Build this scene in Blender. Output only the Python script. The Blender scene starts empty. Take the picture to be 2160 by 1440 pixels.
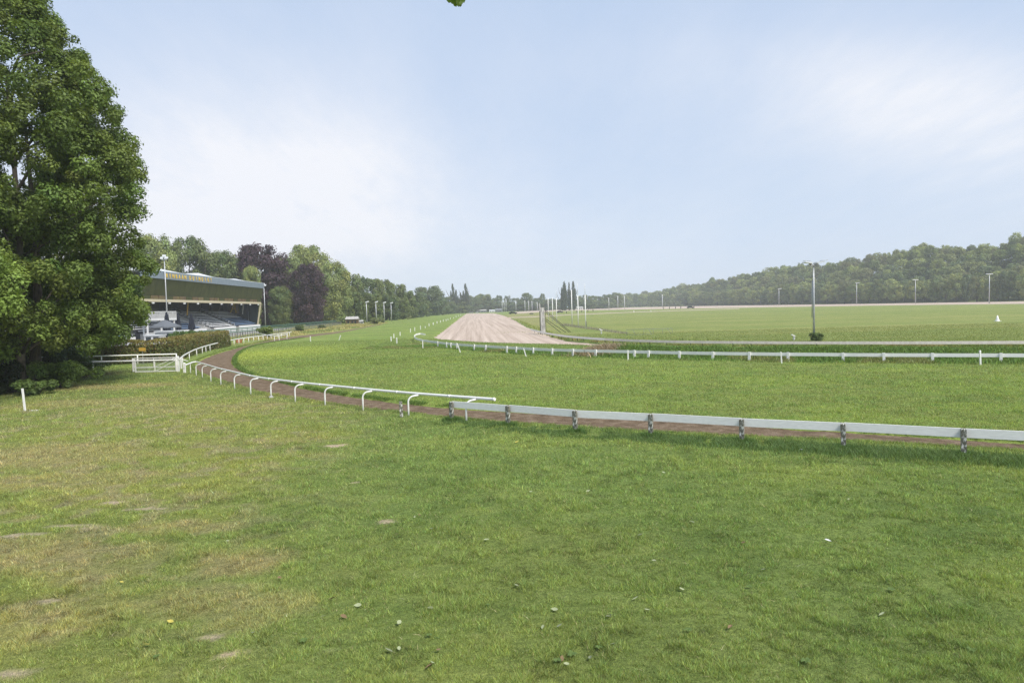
import bpy, math, random
import numpy as np
from mathutils import Matrix, Vector, Euler

# ------------------------------------------------------------------ camera
SC = bpy.context.scene
COL = SC.collection
R_ = math.radians
CAM_H = 4.5; PITCH = R_(-2.75); ROLL = R_(-1.5)
cam_d = bpy.data.cameras.new('camera'); cam = bpy.data.objects.new('camera', cam_d); COL.objects.link(cam)
cam_d.lens = 25.0; cam_d.sensor_width = 36.0; cam_d.clip_end = 9000; cam_d.clip_start = 0.1
CM = Matrix.Rotation(R_(90) + PITCH, 3, 'X') @ Matrix.Rotation(ROLL, 3, 'Z')
cam.matrix_world = Matrix.Translation((0, 0, CAM_H)) @ CM.to_4x4()
SC.camera = cam
CMn = np.array([list(r) for r in CM])
def ray(px, py):                       # direction of a photograph point (2160 x 1440)
    v = CMn @ np.array([(px - 1080) / 1500.0, (720 - py) / 1500.0, -1.0]); return v
def U(px, py, z=0.0):                  # where that line of sight meets the level z
    v = ray(px, py); k = (z - CAM_H) / v[2]; return np.array([v[0] * k, v[1] * k, z])
def D(px, py, Y):                      # point of the line of sight at distance Y
    v = ray(px, py); k = Y / v[1]; return np.array([v[0] * k, Y, CAM_H + v[2] * k])
def HZ(px):
    return 648 - (px - 1080) * math.tan(-ROLL)

# ------------------------------------------------------------------ light
SUN_EL, SUN_AZ = R_(52), R_(132)       # azimuth measured from +Y towards +X
sd = bpy.data.lights.new('sun', 'SUN'); sd.energy = 3.5; sd.angle = R_(20); sd.color = (1.0, 0.955, 0.89)
so = bpy.data.objects.new('sun', sd); COL.objects.link(so)
sv = Vector((math.sin(SUN_AZ) * math.cos(SUN_EL), math.cos(SUN_AZ) * math.cos(SUN_EL), math.sin(SUN_EL)))
so.rotation_euler = sv.to_track_quat('Z', 'Y').to_euler()
so.location = (0, 0, 60)
W = bpy.data.worlds.new('World'); SC.world = W; W.use_nodes = True
nt = W.node_tree; nt.nodes.clear()
class NT:
    def __init__(s, t): s.t = t
    def n(s, typ, **kw):
        nd = s.t.nodes.new(typ)
        for k, v in kw.items():
            if k.startswith('i_'):
                nd.inputs[k[2:].replace('_', ' ')].default_value = v
            else: setattr(nd, k, v)
        return nd
    def l(s, a, b): s.t.links.new(a, b)
    def math(s, op, a, b=None, clamp=False):
        m = s.n('ShaderNodeMath', operation=op); m.use_clamp = clamp
        for i, x in enumerate((a, b)):
            if x is None: continue
            if isinstance(x, (int, float)): m.inputs[i].default_value = x
            else: s.l(x, m.inputs[i])
        return m.outputs[0]
    def mix(s, f, a, b, mode='MIX'):
        m = s.n('ShaderNodeMixRGB', blend_type=mode)
        for i, x in enumerate((f, a, b)):
            if isinstance(x, (int, float)): m.inputs[i].default_value = x
            elif isinstance(x, (tuple, list)): m.inputs[i].default_value = tuple(x) + ((1,) if len(x) == 3 else ())
            else: s.l(x, m.inputs[i])
        return m.outputs[0]
    def noise(s, vec, scale, detail=4, rough=.55):
        m = s.n('ShaderNodeTexNoise'); m.inputs['Scale'].default_value = scale
        m.inputs['Detail'].default_value = detail; m.inputs['Roughness'].default_value = rough
        if vec is not None: s.l(vec, m.inputs['Vector'])
        return m.outputs['Fac']
    def ramp(s, f, stops):
        m = s.n('ShaderNodeValToRGB'); e = m.color_ramp.elements
        while len(e) < len(stops): e.new(0.5)
        for k, (p, c) in enumerate(stops):
            e[k].position = p; e[k].color = tuple(c) + ((1,) if len(c) == 3 else ()) if isinstance(c, (tuple, list)) else (c, c, c, 1)
        s.l(f, m.inputs[0]); return m.outputs[0]
g = NT(nt)
sky = g.n('ShaderNodeTexSky', sky_type='NISHITA'); sky.sun_disc = False
sky.sun_elevation = SUN_EL; sky.sun_rotation = SUN_AZ; sky.air_density = 1.0; sky.dust_density = 2.0; sky.ozone_density = 1.5
SKY_S = 0.1
tc = g.n('ShaderNodeTexCoord'); sep = g.n('ShaderNodeSeparateXYZ'); g.l(tc.outputs['Generated'], sep.inputs[0])
# thin high cloud: soft noise on a far layer plus a few broad banks in the places of the sky where they stand
den = g.math('ADD', g.math('MAXIMUM', sep.outputs[2], 0.0), 0.16)
cmb = g.n('ShaderNodeCombineXYZ'); g.l(g.math('DIVIDE', sep.outputs[0], den), cmb.inputs[0]); g.l(g.math('DIVIDE', sep.outputs[1], den), cmb.inputs[1])
mpc = g.n('ShaderNodeMapping'); mpc.inputs['Rotation'].default_value = (0, 0, .5); mpc.inputs['Scale'].default_value = (1.0, .38, 1); g.l(cmb.outputs[0], mpc.inputs[0]); n1 = g.noise(mpc.outputs[0], 0.95, 7, .62); n2 = g.noise(mpc.outputs[0], 3.4, 7, .66)
nf = g.math('ADD', g.math('MULTIPLY', n1, .6), g.math('MULTIPLY', n2, .4))
wis = g.ramp(nf, [(.36, 0.0), (.68, 1.0)])
def bank(px, py, w, h, amp):
    v = ray(px, py); v = v / np.linalg.norm(v)
    dx = g.math('MULTIPLY', g.math('SUBTRACT', g.math('DIVIDE', sep.outputs[0], g.math('MAXIMUM', sep.outputs[1], .05)), float(v[0] / v[1])), 1.0 / w)
    dz = g.math('MULTIPLY', g.math('SUBTRACT', g.math('DIVIDE', sep.outputs[2], g.math('MAXIMUM', sep.outputs[1], .05)), float(v[2] / v[1])), 1.0 / h)
    nn = g.math('MULTIPLY', g.math('SUBTRACT', .5, nf), 3.2)
    r2 = g.math('ADD', g.math('ADD', g.math('MULTIPLY', dx, dx), g.math('MULTIPLY', dz, dz)), nn)
    return g.math('MULTIPLY', g.math('POWER', 2.718, g.math('MULTIPLY', g.math('MAXIMUM', r2, 0.0), -1.0)), amp)
acc = g.math('MULTIPLY', wis, 0.20)
for b in [(420, 440, .30, .16, .80), (600, 520, .40, .06, .35), (640, 350, .20, .06, .35), (1990, 235, .24, .075, .66), (2130, 330, .14, .07, .40), (1450, 130, .30, .05, .10), (1830, 130, .25, .05, .15)]:
    acc = g.math('ADD', acc, bank(*b))
# the veil thickens towards the horizon
hor = g.math('POWER', 2.718, g.math('MULTIPLY', g.math('MAXIMUM', sep.outputs[2], 0.0), -3.6))
veil = g.math('ADD', acc, 0.0, clamp=True)
skyc = g.mix(1.0, sky.outputs[0], (SKY_S * 1.0,) * 3, 'MULTIPLY')
base = g.mix(g.math('MULTIPLY', hor, 0.42), g.mix(0.82, skyc, (.405, .520, .715)), (.64, .69, .77))
fin = g.mix(veil, base, (.70, .715, .765))
bg = g.n('ShaderNodeBackground'); bg.inputs[1].default_value = 1.0; g.l(fin, bg.inputs[0])
wo = g.n('ShaderNodeOutputWorld'); g.l(bg.outputs[0], wo.inputs[0])
SC.view_settings.view_transform = 'Standard'; SC.view_settings.look = 'None'
SC.view_settings.exposure = 0.38; SC.view_settings.gamma = 1.0
try: SC.view_settings.use_curve_mapping = False
except Exception: pass
SC.render.engine = 'CYCLES'
SC.cycles.max_bounces = 6; SC.cycles.diffuse_bounces = 3; SC.cycles.transmission_bounces = 4
SC.cycles.transparent_max_bounces = 6; SC.cycles.volume_bounces = 1; SC.cycles.use_denoising = True; SC.cycles.denoiser = 'OPENIMAGEDENOISE'; SC.cycles.denoising_input_passes = 'RGB_ALBEDO_NORMAL'; SC.cycles.denoising_prefilter = 'NONE'
SC.cycles.caustics_reflective = False; SC.cycles.caustics_refractive = False

# ------------------------------------------------------------------ helpers
rng = np.random.default_rng(7); random.seed(7)
def tag(o, label=None, cat=None, group=None, kind=None):
    if label: o['label'] = label
    if cat: o['category'] = cat
    if group: o['group'] = group
    if kind: o['kind'] = kind
    return o
def link(o, parent=None):
    COL.objects.link(o)
    if parent is not None: o.parent = parent
    return o
def empty(name, loc=(0, 0, 0), rz=0.0):
    o = bpy.data.objects.new(name, None); o.location = tuple(float(c) for c in loc); o.rotation_euler = (0, 0, rz); o.empty_display_size = .3
    return link(o)
def mesh_np(name, V, F, col=None, smooth=False):
    V = np.asarray(V, np.float32); F = np.asarray(F, np.int32); k = F.shape[1]
    me = bpy.data.meshes.new(name); me.vertices.add(len(V)); me.vertices.foreach_set('co', V.ravel())
    me.loops.add(F.size); me.loops.foreach_set('vertex_index', F.ravel())
    me.polygons.add(len(F)); me.polygons.foreach_set('loop_start', np.arange(0, F.size, k, dtype=np.int32))
    try: me.polygons.foreach_set('loop_total', np.full(len(F), k, np.int32))
    except Exception: pass
    if smooth: me.polygons.foreach_set('use_smooth', np.ones(len(F), bool))
    if col is not None:
        a = me.color_attributes.new('col', 'FLOAT_COLOR', 'POINT')
        c4 = np.ones((len(V), 4), np.float32); c4[:, :3] = col; a.data.foreach_set('color', c4.ravel())
    me.update(calc_edges=True); return me
def obj_np(name, me, mat, parent=None):
    o = bpy.data.objects.new(name, me)
    if mat is not None: me.materials.append(mat)
    return link(o, parent)
class MB:                              # gathers boxes, bars and tubes into ONE mesh
    def __init__(s): s.v = []; s.f = []; s.sm = []
    def add(s, V, F, smooth=False):
        b = len(s.v); s.v += [tuple(map(float, p)) for p in V]; s.f += [tuple(b + i for i in f) for f in F]; s.sm += [smooth] * len(F); return s
    def box(s, x0, x1, y0, y1, z0, z1):
        return s.add([(x0,y0,z0),(x1,y0,z0),(x1,y1,z0),(x0,y1,z0),(x0,y0,z1),(x1,y0,z1),(x1,y1,z1),(x0,y1,z1)],
                     [(0,3,2,1),(4,5,6,7),(0,1,5,4),(1,2,6,5),(2,3,7,6),(3,0,4,7)])
    def hexa(s, P):                    # 8 corners: bottom 4 then top 4
        return s.add(P, [(0,3,2,1),(4,5,6,7),(0,1,5,4),(1,2,6,5),(2,3,7,6),(3,0,4,7)])
    def bar(s, a, b, w, h=None):       # rectangular bar from a to b, w sideways, h the other way
        a = Vector(a); b = Vector(b); h = h or w; d = (b - a).normalized()
        up = Vector((0, 0, 1)) if abs(d.z) < .95 else Vector((0, 1, 0))
        sx = d.cross(up).normalized() * (w / 2); sy = d.cross(sx).normalized() * (h / 2)
        return s.hexa([a - sx - sy, a + sx - sy, a + sx + sy, a - sx + sy, b - sx - sy, b + sx - sy, b + sx + sy, b - sx + sy])
    def tube(s, pts, r, seg=8, cap=True):
        P = [Vector(p) for p in pts]; n = len(P); rr = r if isinstance(r, (list, tuple)) else [r] * n
        V = []; up = None
        for i, p in enumerate(P):
            d = (P[min(i + 1, n - 1)] - P[max(i - 1, 0)]).normalized()
            if up is None: up = Vector((0, 0, 1)) if abs(d.z) < .9 else Vector((1, 0, 0))
            x = d.cross(up); x = x.normalized() if x.length > 1e-6 else Vector((1, 0, 0)); y = d.cross(x).normalized(); up = (y * -1) if True else up
            for k in range(seg):
                a = 2 * math.pi * k / seg; V.append(p + (x * math.cos(a) + y * math.sin(a)) * rr[i])
        F = []
        for i in range(n - 1):
            for k in range(seg):
                k2 = (k + 1) % seg; F.append((i * seg + k, i * seg + k2, (i + 1) * seg + k2, (i + 1) * seg + k))
        s.add(V, F, True)
        if cap: b = len(s.v) - len(V); s.f += [tuple(b + k for k in range(seg))[::-1], tuple(b + (n - 1) * seg + k for k in range(seg))]; s.sm += [False, False]
        return s
    def lathe(s, prof, seg=16, c=(0, 0, 0)):
        V = []; F = []; n = len(prof)
        for (r, z) in prof:
            for k in range(seg):
                a = 2 * math.pi * k / seg; V.append((c[0] + r * math.cos(a), c[1] + r * math.sin(a), c[2] + z))
        for i in range(n - 1):
            for k in range(seg):
                k2 = (k + 1) % seg; F.append((i * seg + k, i * seg + k2, (i + 1) * seg + k2, (i + 1) * seg + k))
        return s.add(V, F, True)
    def build(s, name, mat, parent=None):
        me = bpy.data.meshes.new(name); me.from_pydata(s.v, [], s.f); me.polygons.foreach_set('use_smooth', s.sm); me.update()
        return obj_np(name, me, mat, parent)
ORD = ['first','second','third','fourth','fifth','sixth','seventh','eighth','ninth','tenth','eleventh','twelfth','thirteenth','fourteenth','fifteenth','sixteenth','seventeenth','eighteenth','nineteenth','twentieth']
def ordw(i):
    if i < 20: return ORD[i]
    t = {2:'twenty',3:'thirty',4:'forty',5:'fifty',6:'sixty'}[(i + 1) // 10]; r = (i + 1) % 10
    return (t[:-1] + 'ieth') if r == 0 else t + ' ' + ORD[r - 1]
# ---- numpy noise
def vnoise(x, y, seed=0):
    xi = np.floor(x).astype(np.int64); yi = np.floor(y).astype(np.int64); fx = x - xi; fy = y - yi
    fx = fx * fx * (3 - 2 * fx); fy = fy * fy * (3 - 2 * fy)
    def h(a, b):
        n = (a * 374761393 + b * 668265263 + seed * 1274126177) & 0x7fffffff
        n = ((n ^ (n >> 13)) * 1274126177) & 0x7fffffff; return ((n ^ (n >> 16)) & 0xffff) / 65535.0
    return (h(xi, yi) * (1 - fx) + h(xi + 1, yi) * fx) * (1 - fy) + (h(xi, yi + 1) * (1 - fx) + h(xi + 1, yi + 1) * fx) * fy
def fbm(x, y, s, o=4, seed=0):
    a = np.zeros_like(x, dtype=float); amp = .5; t = 0
    for k in range(o):
        a += amp * vnoise(x / s, y / s, seed + k * 17); t += amp; amp *= .55; s *= .5
    return a / t
def sstep(a, b, x):
    t = np.clip((x - a) / (b - a), 0, 1); return t * t * (3 - 2 * t)
def pdist(x, y, pts):
    x = x.astype(np.float32); y = y.astype(np.float32); d = np.full(x.shape, 1e9, np.float32)
    for (a, b) in zip(pts[:-1], pts[1:]):
        ax, ay = float(a[0]), float(a[1]); bx, by = float(b[0]) - ax, float(b[1]) - ay
        t = np.clip(((x - ax) * bx + (y - ay) * by) / (bx * bx + by * by + 1e-9), 0, 1)
        d = np.minimum(d, (x - ax - t * bx) ** 2 + (y - ay - t * by) ** 2)
    return np.sqrt(d)
def inpoly(x, y, pts):
    c = np.zeros(x.shape, bool); n = len(pts)
    for i in range(n):
        x1, y1 = pts[i][:2]; x2, y2 = pts[(i + 1) % n][:2]
        if y1 == y2: continue
        cond = ((y1 > y) != (y2 > y)) & (x < (x2 - x1) * (y - y1) / (y2 - y1) + x1); c ^= cond
    return c
def sdist(x, y, pts):                  # > 0 inside
    d = pdist(x, y, list(pts) + [pts[0]]); return np.where(inpoly(x, y, pts), d, -d)
def interp_pts(P, step):
    P = [np.asarray(p, float) for p in P]; out = [P[0]]
    for a, b in zip(P[:-1], P[1:]):
        n = max(1, int(np.linalg.norm(b - a) / step))
        out += [a + (b - a) * k / n for k in range(1, n + 1)]
    return out
def smoothpl(P, it=2):                 # corner cutting that keeps the ends
    P = [np.asarray(p, float) for p in P]
    for _ in range(it):
        Q = [P[0]]
        for a, b in zip(P[:-1], P[1:]): Q += [a * .75 + b * .25, a * .25 + b * .75]
        P = Q + [P[-1]]
    return P
# ------------------------------------------------------------------ materials
def mat(name, col, rough=.6, var=.0, vscale=6.0, bump=0.0, bscale=20.0, metal=0.0, col2=None, spec=.4, stretch=None, st=(.35, .62)):
    m = bpy.data.materials.new(name); m.use_nodes = True; t = NT(m.node_tree); p = m.node_tree.nodes['Principled BSDF']
    p.inputs['Roughness'].default_value = rough; p.inputs['Metallic'].default_value = metal; p.inputs['Specular IOR Level'].default_value = spec
    tcd = t.n('ShaderNodeTexCoord'); vec = tcd.outputs['Object']
    if stretch:
        mp = t.n('ShaderNodeMapping'); mp.inputs['Scale'].default_value = stretch; t.l(vec, mp.inputs[0]); vec = mp.outputs[0]
    n = t.noise(vec, vscale, 6, .62)
    c2 = col2 or tuple(c * (1 - var) for c in col)
    t.l(t.ramp(n, [(st[0], c2), (st[1], col)]), p.inputs['Base Color'])
    if bump:
        b = t.n('ShaderNodeBump'); b.inputs['Strength'].default_value = bump; b.inputs['Distance'].default_value = .02
        t.l(t.noise(vec, bscale, 6, .6), b.inputs['Height']); t.l(b.outputs[0], p.inputs['Normal'])
    return m
def mat_leaf(name, attr=True, trans=.3, objcol=False, spread=.32):
    m = bpy.data.materials.new(name); m.use_nodes = True; t = NT(m.node_tree); nd = m.node_tree.nodes; p = nd['Principled BSDF']
    geo = t.n('ShaderNodeNewGeometry'); r = geo.outputs['Random Per Island']
    k = t.math('ADD', t.math('MULTIPLY', r, spread * 2), 1 - spread)
    a = t.n('ShaderNodeAttribute'); a.attribute_name = 'col'; c = a.outputs['Color']
    if objcol:
        oi = t.n('ShaderNodeObjectInfo'); c = t.mix(1.0, c, oi.outputs['Color'], 'MULTIPLY')
    cc = t.n('ShaderNodeCombineXYZ')
    for i in range(3): t.l(k, cc.inputs[i])
    c = t.mix(1.0, c, cc.outputs[0], 'MULTIPLY')
    t.l(c, p.inputs['Base Color']); p.inputs['Roughness'].default_value = .55; p.inputs['Specular IOR Level'].default_value = .25
    tr = t.n('ShaderNodeBsdfTranslucent'); t.l(t.mix(1.0, c, (1.25, 1.15, .55), 'MULTIPLY'), tr.inputs[0])
    mx = t.n('ShaderNodeMixShader'); mx.inputs[0].default_value = trans; t.l(p.outputs[0], mx.inputs[1]); t.l(tr.outputs[0], mx.inputs[2])
    t.l(mx.outputs[0], nd['Material Output'].inputs[0]); return m
def mat_ground():
    m = bpy.data.materials.new('turf'); m.use_nodes = True; t = NT(m.node_tree); p = m.node_tree.nodes['Principled BSDF']
    a = t.n('ShaderNodeAttribute'); a.attribute_name = 'col'
    tcd = t.n('ShaderNodeTexCoord'); v = tcd.outputs['Object']
    mp = t.n('ShaderNodeMapping'); mp.inputs['Scale'].default_value = (.35, 1, 1); t.l(v, mp.inputs[0])
    c = t.mix(1.0, a.outputs['Color'], t.ramp(t.noise(v, 11, 6, .75), [(.28, (.50, .54, .45)), (.5, (1, 1, 1)), (.72, (1.5, 1.42, 1.30))]), 'MULTIPLY')
    c = t.mix(1.0, c, t.ramp(t.noise(mp.outputs[0], 1.1, 6, .7), [(.3, (.74, .80, .70)), (.52, (1, 1, 1)), (.7, (1.22, 1.14, 1.1))]), 'MULTIPLY')
    c = t.mix(1.0, c, t.ramp(t.noise(v, .11, 4, .6), [(.35, (.88, .92, .86)), (.65, (1.1, 1.05, 1.05))]), 'MULTIPLY')
    c = t.mix(1.0, c, t.ramp(t.noise(v, 55, 4, .8), [(.34, (.35, .38, .30)), (.5, (1, 1, 1)), (.66, (1.55, 1.5, 1.35))]), 'MULTIPLY')
    t.l(c, p.inputs['Base Color']); p.inputs['Roughness'].default_value = .9; p.inputs['Specular IOR Level'].default_value = .1
    b = t.n('ShaderNodeBump'); b.inputs['Strength'].default_value = .8; b.inputs['Distance'].default_value = .06
    t.l(t.math('ADD', t.noise(v, 9, 6, .8), t.math('MULTIPLY', t.noise(v, 2.2, 3, .6), 1.5)), b.inputs['Height']); t.l(b.outputs[0], p.inputs['Normal']); return m
def mat_soil(name, c0, c1, c2, streak=(1, 1, 1), rot=0.0, sc=1.6, bump=.9, dist=.05):
    m = bpy.data.materials.new(name); m.use_nodes = True; t = NT(m.node_tree); p = m.node_tree.nodes['Principled BSDF']
    tcd = t.n('ShaderNodeTexCoord'); v = tcd.outputs['Object']
    mr = t.n('ShaderNodeMapping'); mr.inputs['Rotation'].default_value = (0, 0, rot); t.l(v, mr.inputs[0])
    mp = t.n('ShaderNodeMapping'); mp.inputs['Scale'].default_value = streak; t.l(mr.outputs[0], mp.inputs[0])
    n = t.noise(mp.outputs[0], sc, 8, .68); n2 = t.noise(v, 14, 6, .75)
    c = t.ramp(n, [(.3, c0), (.5, c1), (.7, c2)])
    c = t.mix(1.0, c, t.ramp(n2, [(.3, (.72, .70, .68)), (.5, (1, 1, 1)), (.72, (1.25, 1.24, 1.22))]), 'MULTIPLY')
    t.l(c, p.inputs['Base Color']); p.inputs['Roughness'].default_value = .95; p.inputs['Specular IOR Level'].default_value = .1
    b = t.n('ShaderNodeBump'); b.inputs['Strength'].default_value = bump; b.inputs['Distance'].default_value = dist
    t.l(t.math('ADD', t.noise(v, 5, 8, .75), n), b.inputs['Height']); t.l(b.outputs[0], p.inputs['Normal']); return m
M = {}
M['white'] = mat('white_plastic', (.86, .84, .80), .38, .10, 3, .05, 40)
M['plank'] = mat('white_plank', (.90, .88, .845), .6, .0, 5, .15, 30, col2=(.80, .78, .745), stretch=(1, 1, 6))
M['post'] = mat('peeling_post', (.66, .65, .60), .85, 0, 16, .6, 30, col2=(.12, .115, .085), st=(.50, .60), stretch=(1, 1, .4))
M['beige'] = mat('weathered_plank', (.68, .61, .54), .8, 0, 4, .3, 20, col2=(.80, .75, .68))
M['iron'] = mat('dark_iron', (.035, .035, .035), .6, .3)
M['galv'] = mat('galvanised_steel', (.50, .51, .52), .45, .2, 5, metal=.35)
M['lampwhite'] = mat('pale_lamp_housing', (.70, .71, .72), .5, .1)
M['oldwood'] = mat('grey_weathered_wood', (.60, .58, .54), .85, 0, 5, .6, 18, col2=(.20, .19, .18), stretch=(1, 1, .25))
M['bark'] = mat('tree_bark', (.115, .095, .072), .9, 0, 6, .9, 14, col2=(.045, .038, .03), stretch=(1, 1, .3))
M['bark_light'] = mat('pale_tree_bark', (.15, .125, .095), .9, 0, 5, .7, 14, col2=(.07, .06, .045), stretch=(1, 1, .35))
M['dark'] = mat('dark_paint', (.02, .022, .026), .5, .3)
M['navy'] = mat('navy_canvas', (.012, .015, .03), .8, .3)
M['greycanvas'] = mat('grey_canvas', (.13, .14, .155), .8, .2)
M['concrete'] = mat('pale_concrete', (.42, .41, .39), .85, .2, 2, .2)
M['whitewall'] = mat('white_wall', (.74, .73, .71), .7, .10, 1.2)
M['fascia'] = mat('blue_grey_cladding', (.20, .245, .29), .5, .15, 1.0, .1)
M['olive'] = mat('olive_glazing', (.060, .066, .016), .6, 0, .6, .05, 10, col2=(.038, .044, .010), spec=.25)
M['cream'] = mat('cream_beam', (.55, .48, .33), .6, .1)
M['rust'] = mat('brown_panel', (.10, .05, .03), .6, 0, .9, 0, 10, col2=(.16, .13, .04))
M['seatwhite'] = mat('pale_seat', (.80, .80, .80), .5, .15, 4)
M['seatblue'] = mat('blue_seat', (.16, .26, .42), .5, .2, 4)
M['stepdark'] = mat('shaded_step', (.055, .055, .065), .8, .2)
M['yellow'] = mat('yellow_lettering', (.75, .50, .05), .5, .1)
M['roofwhite'] = mat('white_membrane', (.66, .68, .68), .6, .12, .6)
M['darkglass'] = mat('dark_glass', (.02, .03, .036), .12, .2, spec=.6)
M['green'] = mat('green_painted_bar', (.08, .17, .12), .6, .3)
M['picket'] = mat('grey_pickets', (.23, .22, .20), .8, 0, 5, .3, 20, col2=(.09, .09, .085))
M['orange'] = mat('orange_plastic', (.55, .12, .06), .6, .2)
M['signy'] = mat('ochre_sign', (.60, .36, .06), .6, .15)
M['bluecover'] = mat('blue_tarpaulin', (.12, .30, .60), .6, .2)
M['carblack'] = mat('black_car_paint', (.015, .016, .02), .25, .2)
M['carwhite'] = mat('white_car_paint', (.7, .7, .7), .3, .1)
M['grey'] = mat('grey_metal', (.22, .23, .24), .5, .2)
M['straw'] = mat_leaf('straw', trans=.1)
M['leaf'] = mat_leaf('tree_leaf', trans=.28)
M['crown'] = mat_leaf('crown_leaf', trans=.22, objcol=True)
M['grass'] = mat_leaf('grass_blade', trans=.30, spread=.35)
M['ground'] = mat_ground()
M['dirt'] = mat_soil('brown_dirt', (.095, .066, .042), (.175, .125, .080), (.27, .205, .145), sc=2.2, bump=1.0, dist=.09)
M['sand'] = mat_soil('raked_sand', (.32, .25, .195), (.45, .36, .29), (.56, .465, .385), streak=(1.2, .014, 1), rot=R_(-3.05), sc=1.0, bump=.7, dist=.08)
M['paving'] = mat('grey_paving', (.36, .35, .33), .9, .2, 2)
# ------------------------------------------------------------------ the ground and its tracks
pi_in = [(810,683.5),(775,690),(720,701.5),(652,710.5),(600,718),(560,723.5),(530,730),(508,739),(495,750),(491,760),(496,771),(512,782),(535,791),(593,804),(652,819),(710,829),(775,838),(850,848),(950,857),(1100,866),(1240,874),(1400,883),(1560,892),(1720,902),(1900,913),(2160,930),(2500,950)]
pi_out = [(2500,966),(2160,948),(2000,939),(1850,930),(1660,921),(1560,917),(1380,909),(1200,898),(1100,891.5),(1000,884),(900,873.5),(800,862.5),(718,852.5),(677,847),(627,838),(577,832),(527,820),(493,808.5),(453,798),(432,790),(418,783),(408,774),(415,762),(435,752),(477,738.5),(527,726),(590,712.5),(633,706.5),(720,698),(775,687.5),(810,682)]
P_in = smoothpl([U(*p)[:2] for p in pi_in], 1); P_out = smoothpl([U(*p)[:2] for p in pi_out], 1)
DIRT = P_in + P_out
rail2_px = [(897,705.5),(888,703.5),(878,705),(873,709),(876,714),(893,718.5),(930,723),(967,727),(1065,732.7),(1135,736.7),(1220,739.5),(1323,741.5),(1450,744.5),(1600,746.5),(1773,748),(1866,748.6),(2146,749.3),(2500,750)]
R2Z = .52
RAIL2 = [U(x, y, R2Z) for x, y in rail2_px]
inner_px = [(1119,694.5),(1133,698.5),(1150,702.5),(1175,706.5),(1200,710),(1250,714),(1322,718),(1400,720.3),(1460,721.3),(1600,722.5),(1800,723.2),(2160,722.2),(2500,719.5)]
INZ = .42
INNER = [U(x, y, INZ) for x, y in inner_px]
# sand: the wide straight far ahead and its bend to the right
s_left = [(984,660.5),(970,669),(950,683),(930,697),(913,708),(911,712)]
s_front = [(935,716),(1000,721),(1100,724.5),(1200,726),(1290,728.5)]
s_right = [(1300,722.5),(1250,719.5),(1200,716.5),(1170,708),(1140,698),(1115,689),(1085,673),(1062,664),(1042,660)]
q = [U(*p)[:2] for p in s_left] + [U(*p)[:2] for p in s_front]
rr = [np.array(p[:2]) for p in RAIL2 if p[0] > 12]
q += [p + np.array([0.0, 5.8]) for p in rr]
q += [np.array(p[:2]) + np.array([0.0, -1.0]) for p in INNER[::-1] if p[0] > 11]
q += [U(*p)[:2] for p in s_right[2:]]
SAND = q
def axis(segs):
    o = [segs[0][0]]
    for (a, b, st0, st1) in segs:
        x = a
        while x < b - 1e-6:
            f = (x - a) / (b - a); x = x + st0 + (st1 - st0) * f; o.append(min(x, b))
    return np.array(sorted(set(np.round(o, 4))))
gx = axis([(-1600,-300,90,30),(-300,-80,12,1.0),(-80,-34,.5,.3),(-34,34,.17,.17),(34,75,.3,.5),(75,300,1.2,12),(300,1600,25,90)])
gy = axis([(-60,7,6,.5),(7,42,.17,.17),(42,95,.3,.4),(95,190,.6,2.5),(190,700,3,18),(700,2000,25,110)])
GX, GY = np.meshgrid(gx, gy)
# wood line and the wooded rise on the right
wl = np.array([(1230,1400),(1300,1180),(1400,1010),(1500,850),(1600,730),(1700,640),(1800,570),(1900,520),(2000,480),(2160,430),(2400,385),(2700,350)], float)
sil = np.array([(1230,628),(1290,622),(1350,614),(1400,611),(1440,601),(1500,589),(1550,580),(1600,569),(1660,556),(1750,549),(1800,541),(1860,535),(1900,523),(1950,509),(2000,511),(2050,510),(2100,503),(2130,492),(2160,487),(2300,470),(2700,470)], float)
def azpx(x, y): return 1080 + 1500 * x / np.maximum(y, 1.0)
def wood_Y(px): return 1.0 / np.interp(px, wl[:, 0], 1.0 / wl[:, 1])
def hill_top(px):                       # height of the rise under the highest trees
    Y = wood_Y(px) + 95; zt = CAM_H + (HZ_np(px) - np.interp(px, sil[:, 0], sil[:, 1])) / 1500 * Y
    return np.maximum(zt - 18.5, 0)
def HZ_np(px): return 648 - (px - 1080) * math.tan(-ROLL)
def hill(x, y):
    px = azpx(x, y); Yf = wood_Y(px)
    return np.where((y > 150) & (px > 1230), hill_top(px) * sstep(8, 95, y - Yf), 0.0)
def heights(x, y):
    near = sstep(-60, 0, y) * (1 - sstep(95, 150, y))
    z = near * ((fbm(x, y, 7, 3, 3) - .5) * .10 + (fbm(x, y, 1.2, 3, 9) - .5) * .05)
    sdd = sdist(x, y, DIRT) + (fbm(x, y, 1.0, 3, 21) - .5) * .38
    z = z * (1 - sstep(-1.5, 0, sdd)) - .27 * sstep(0.0, .35, sdd)
    dsa = sdist(x, y, SAND) + (fbm(x, y, 1.6, 3, 31) - .5) * .9
    d2 = pdist(x, y, [p[:2] for p in RAIL2]); inn = inpoly(x, y, BANKP)
    bk = np.exp(-((y - bank_y(x)) / 2.0) ** 2) * np.clip((x - 4) / 6, 0, 1) * .74 + np.exp(-((y - bank_y(x)) / 2.0) ** 2) * ((x > -18) & (x <= 4)) * .06
    z = z + np.where(inn, bk * sstep(0, 1.5, -dsa), 0)
    z = z - .42 * sstep(0.0, .8, dsa)
    return z + hill(x, y)
RX = np.array([p[0] for p in RAIL2 if p[1] < 84.5]); RY = np.array([p[1] for p in RAIL2 if p[1] < 84.5])
od = np.argsort(RX); RX = RX[od]; RY = RY[od]
def bank_y(x): return np.interp(x, RX, RY) + 3.4
BANKP = [(-19, 60), (90, 30), (90, 95), (20, 100), (-19, 110)]
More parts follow.
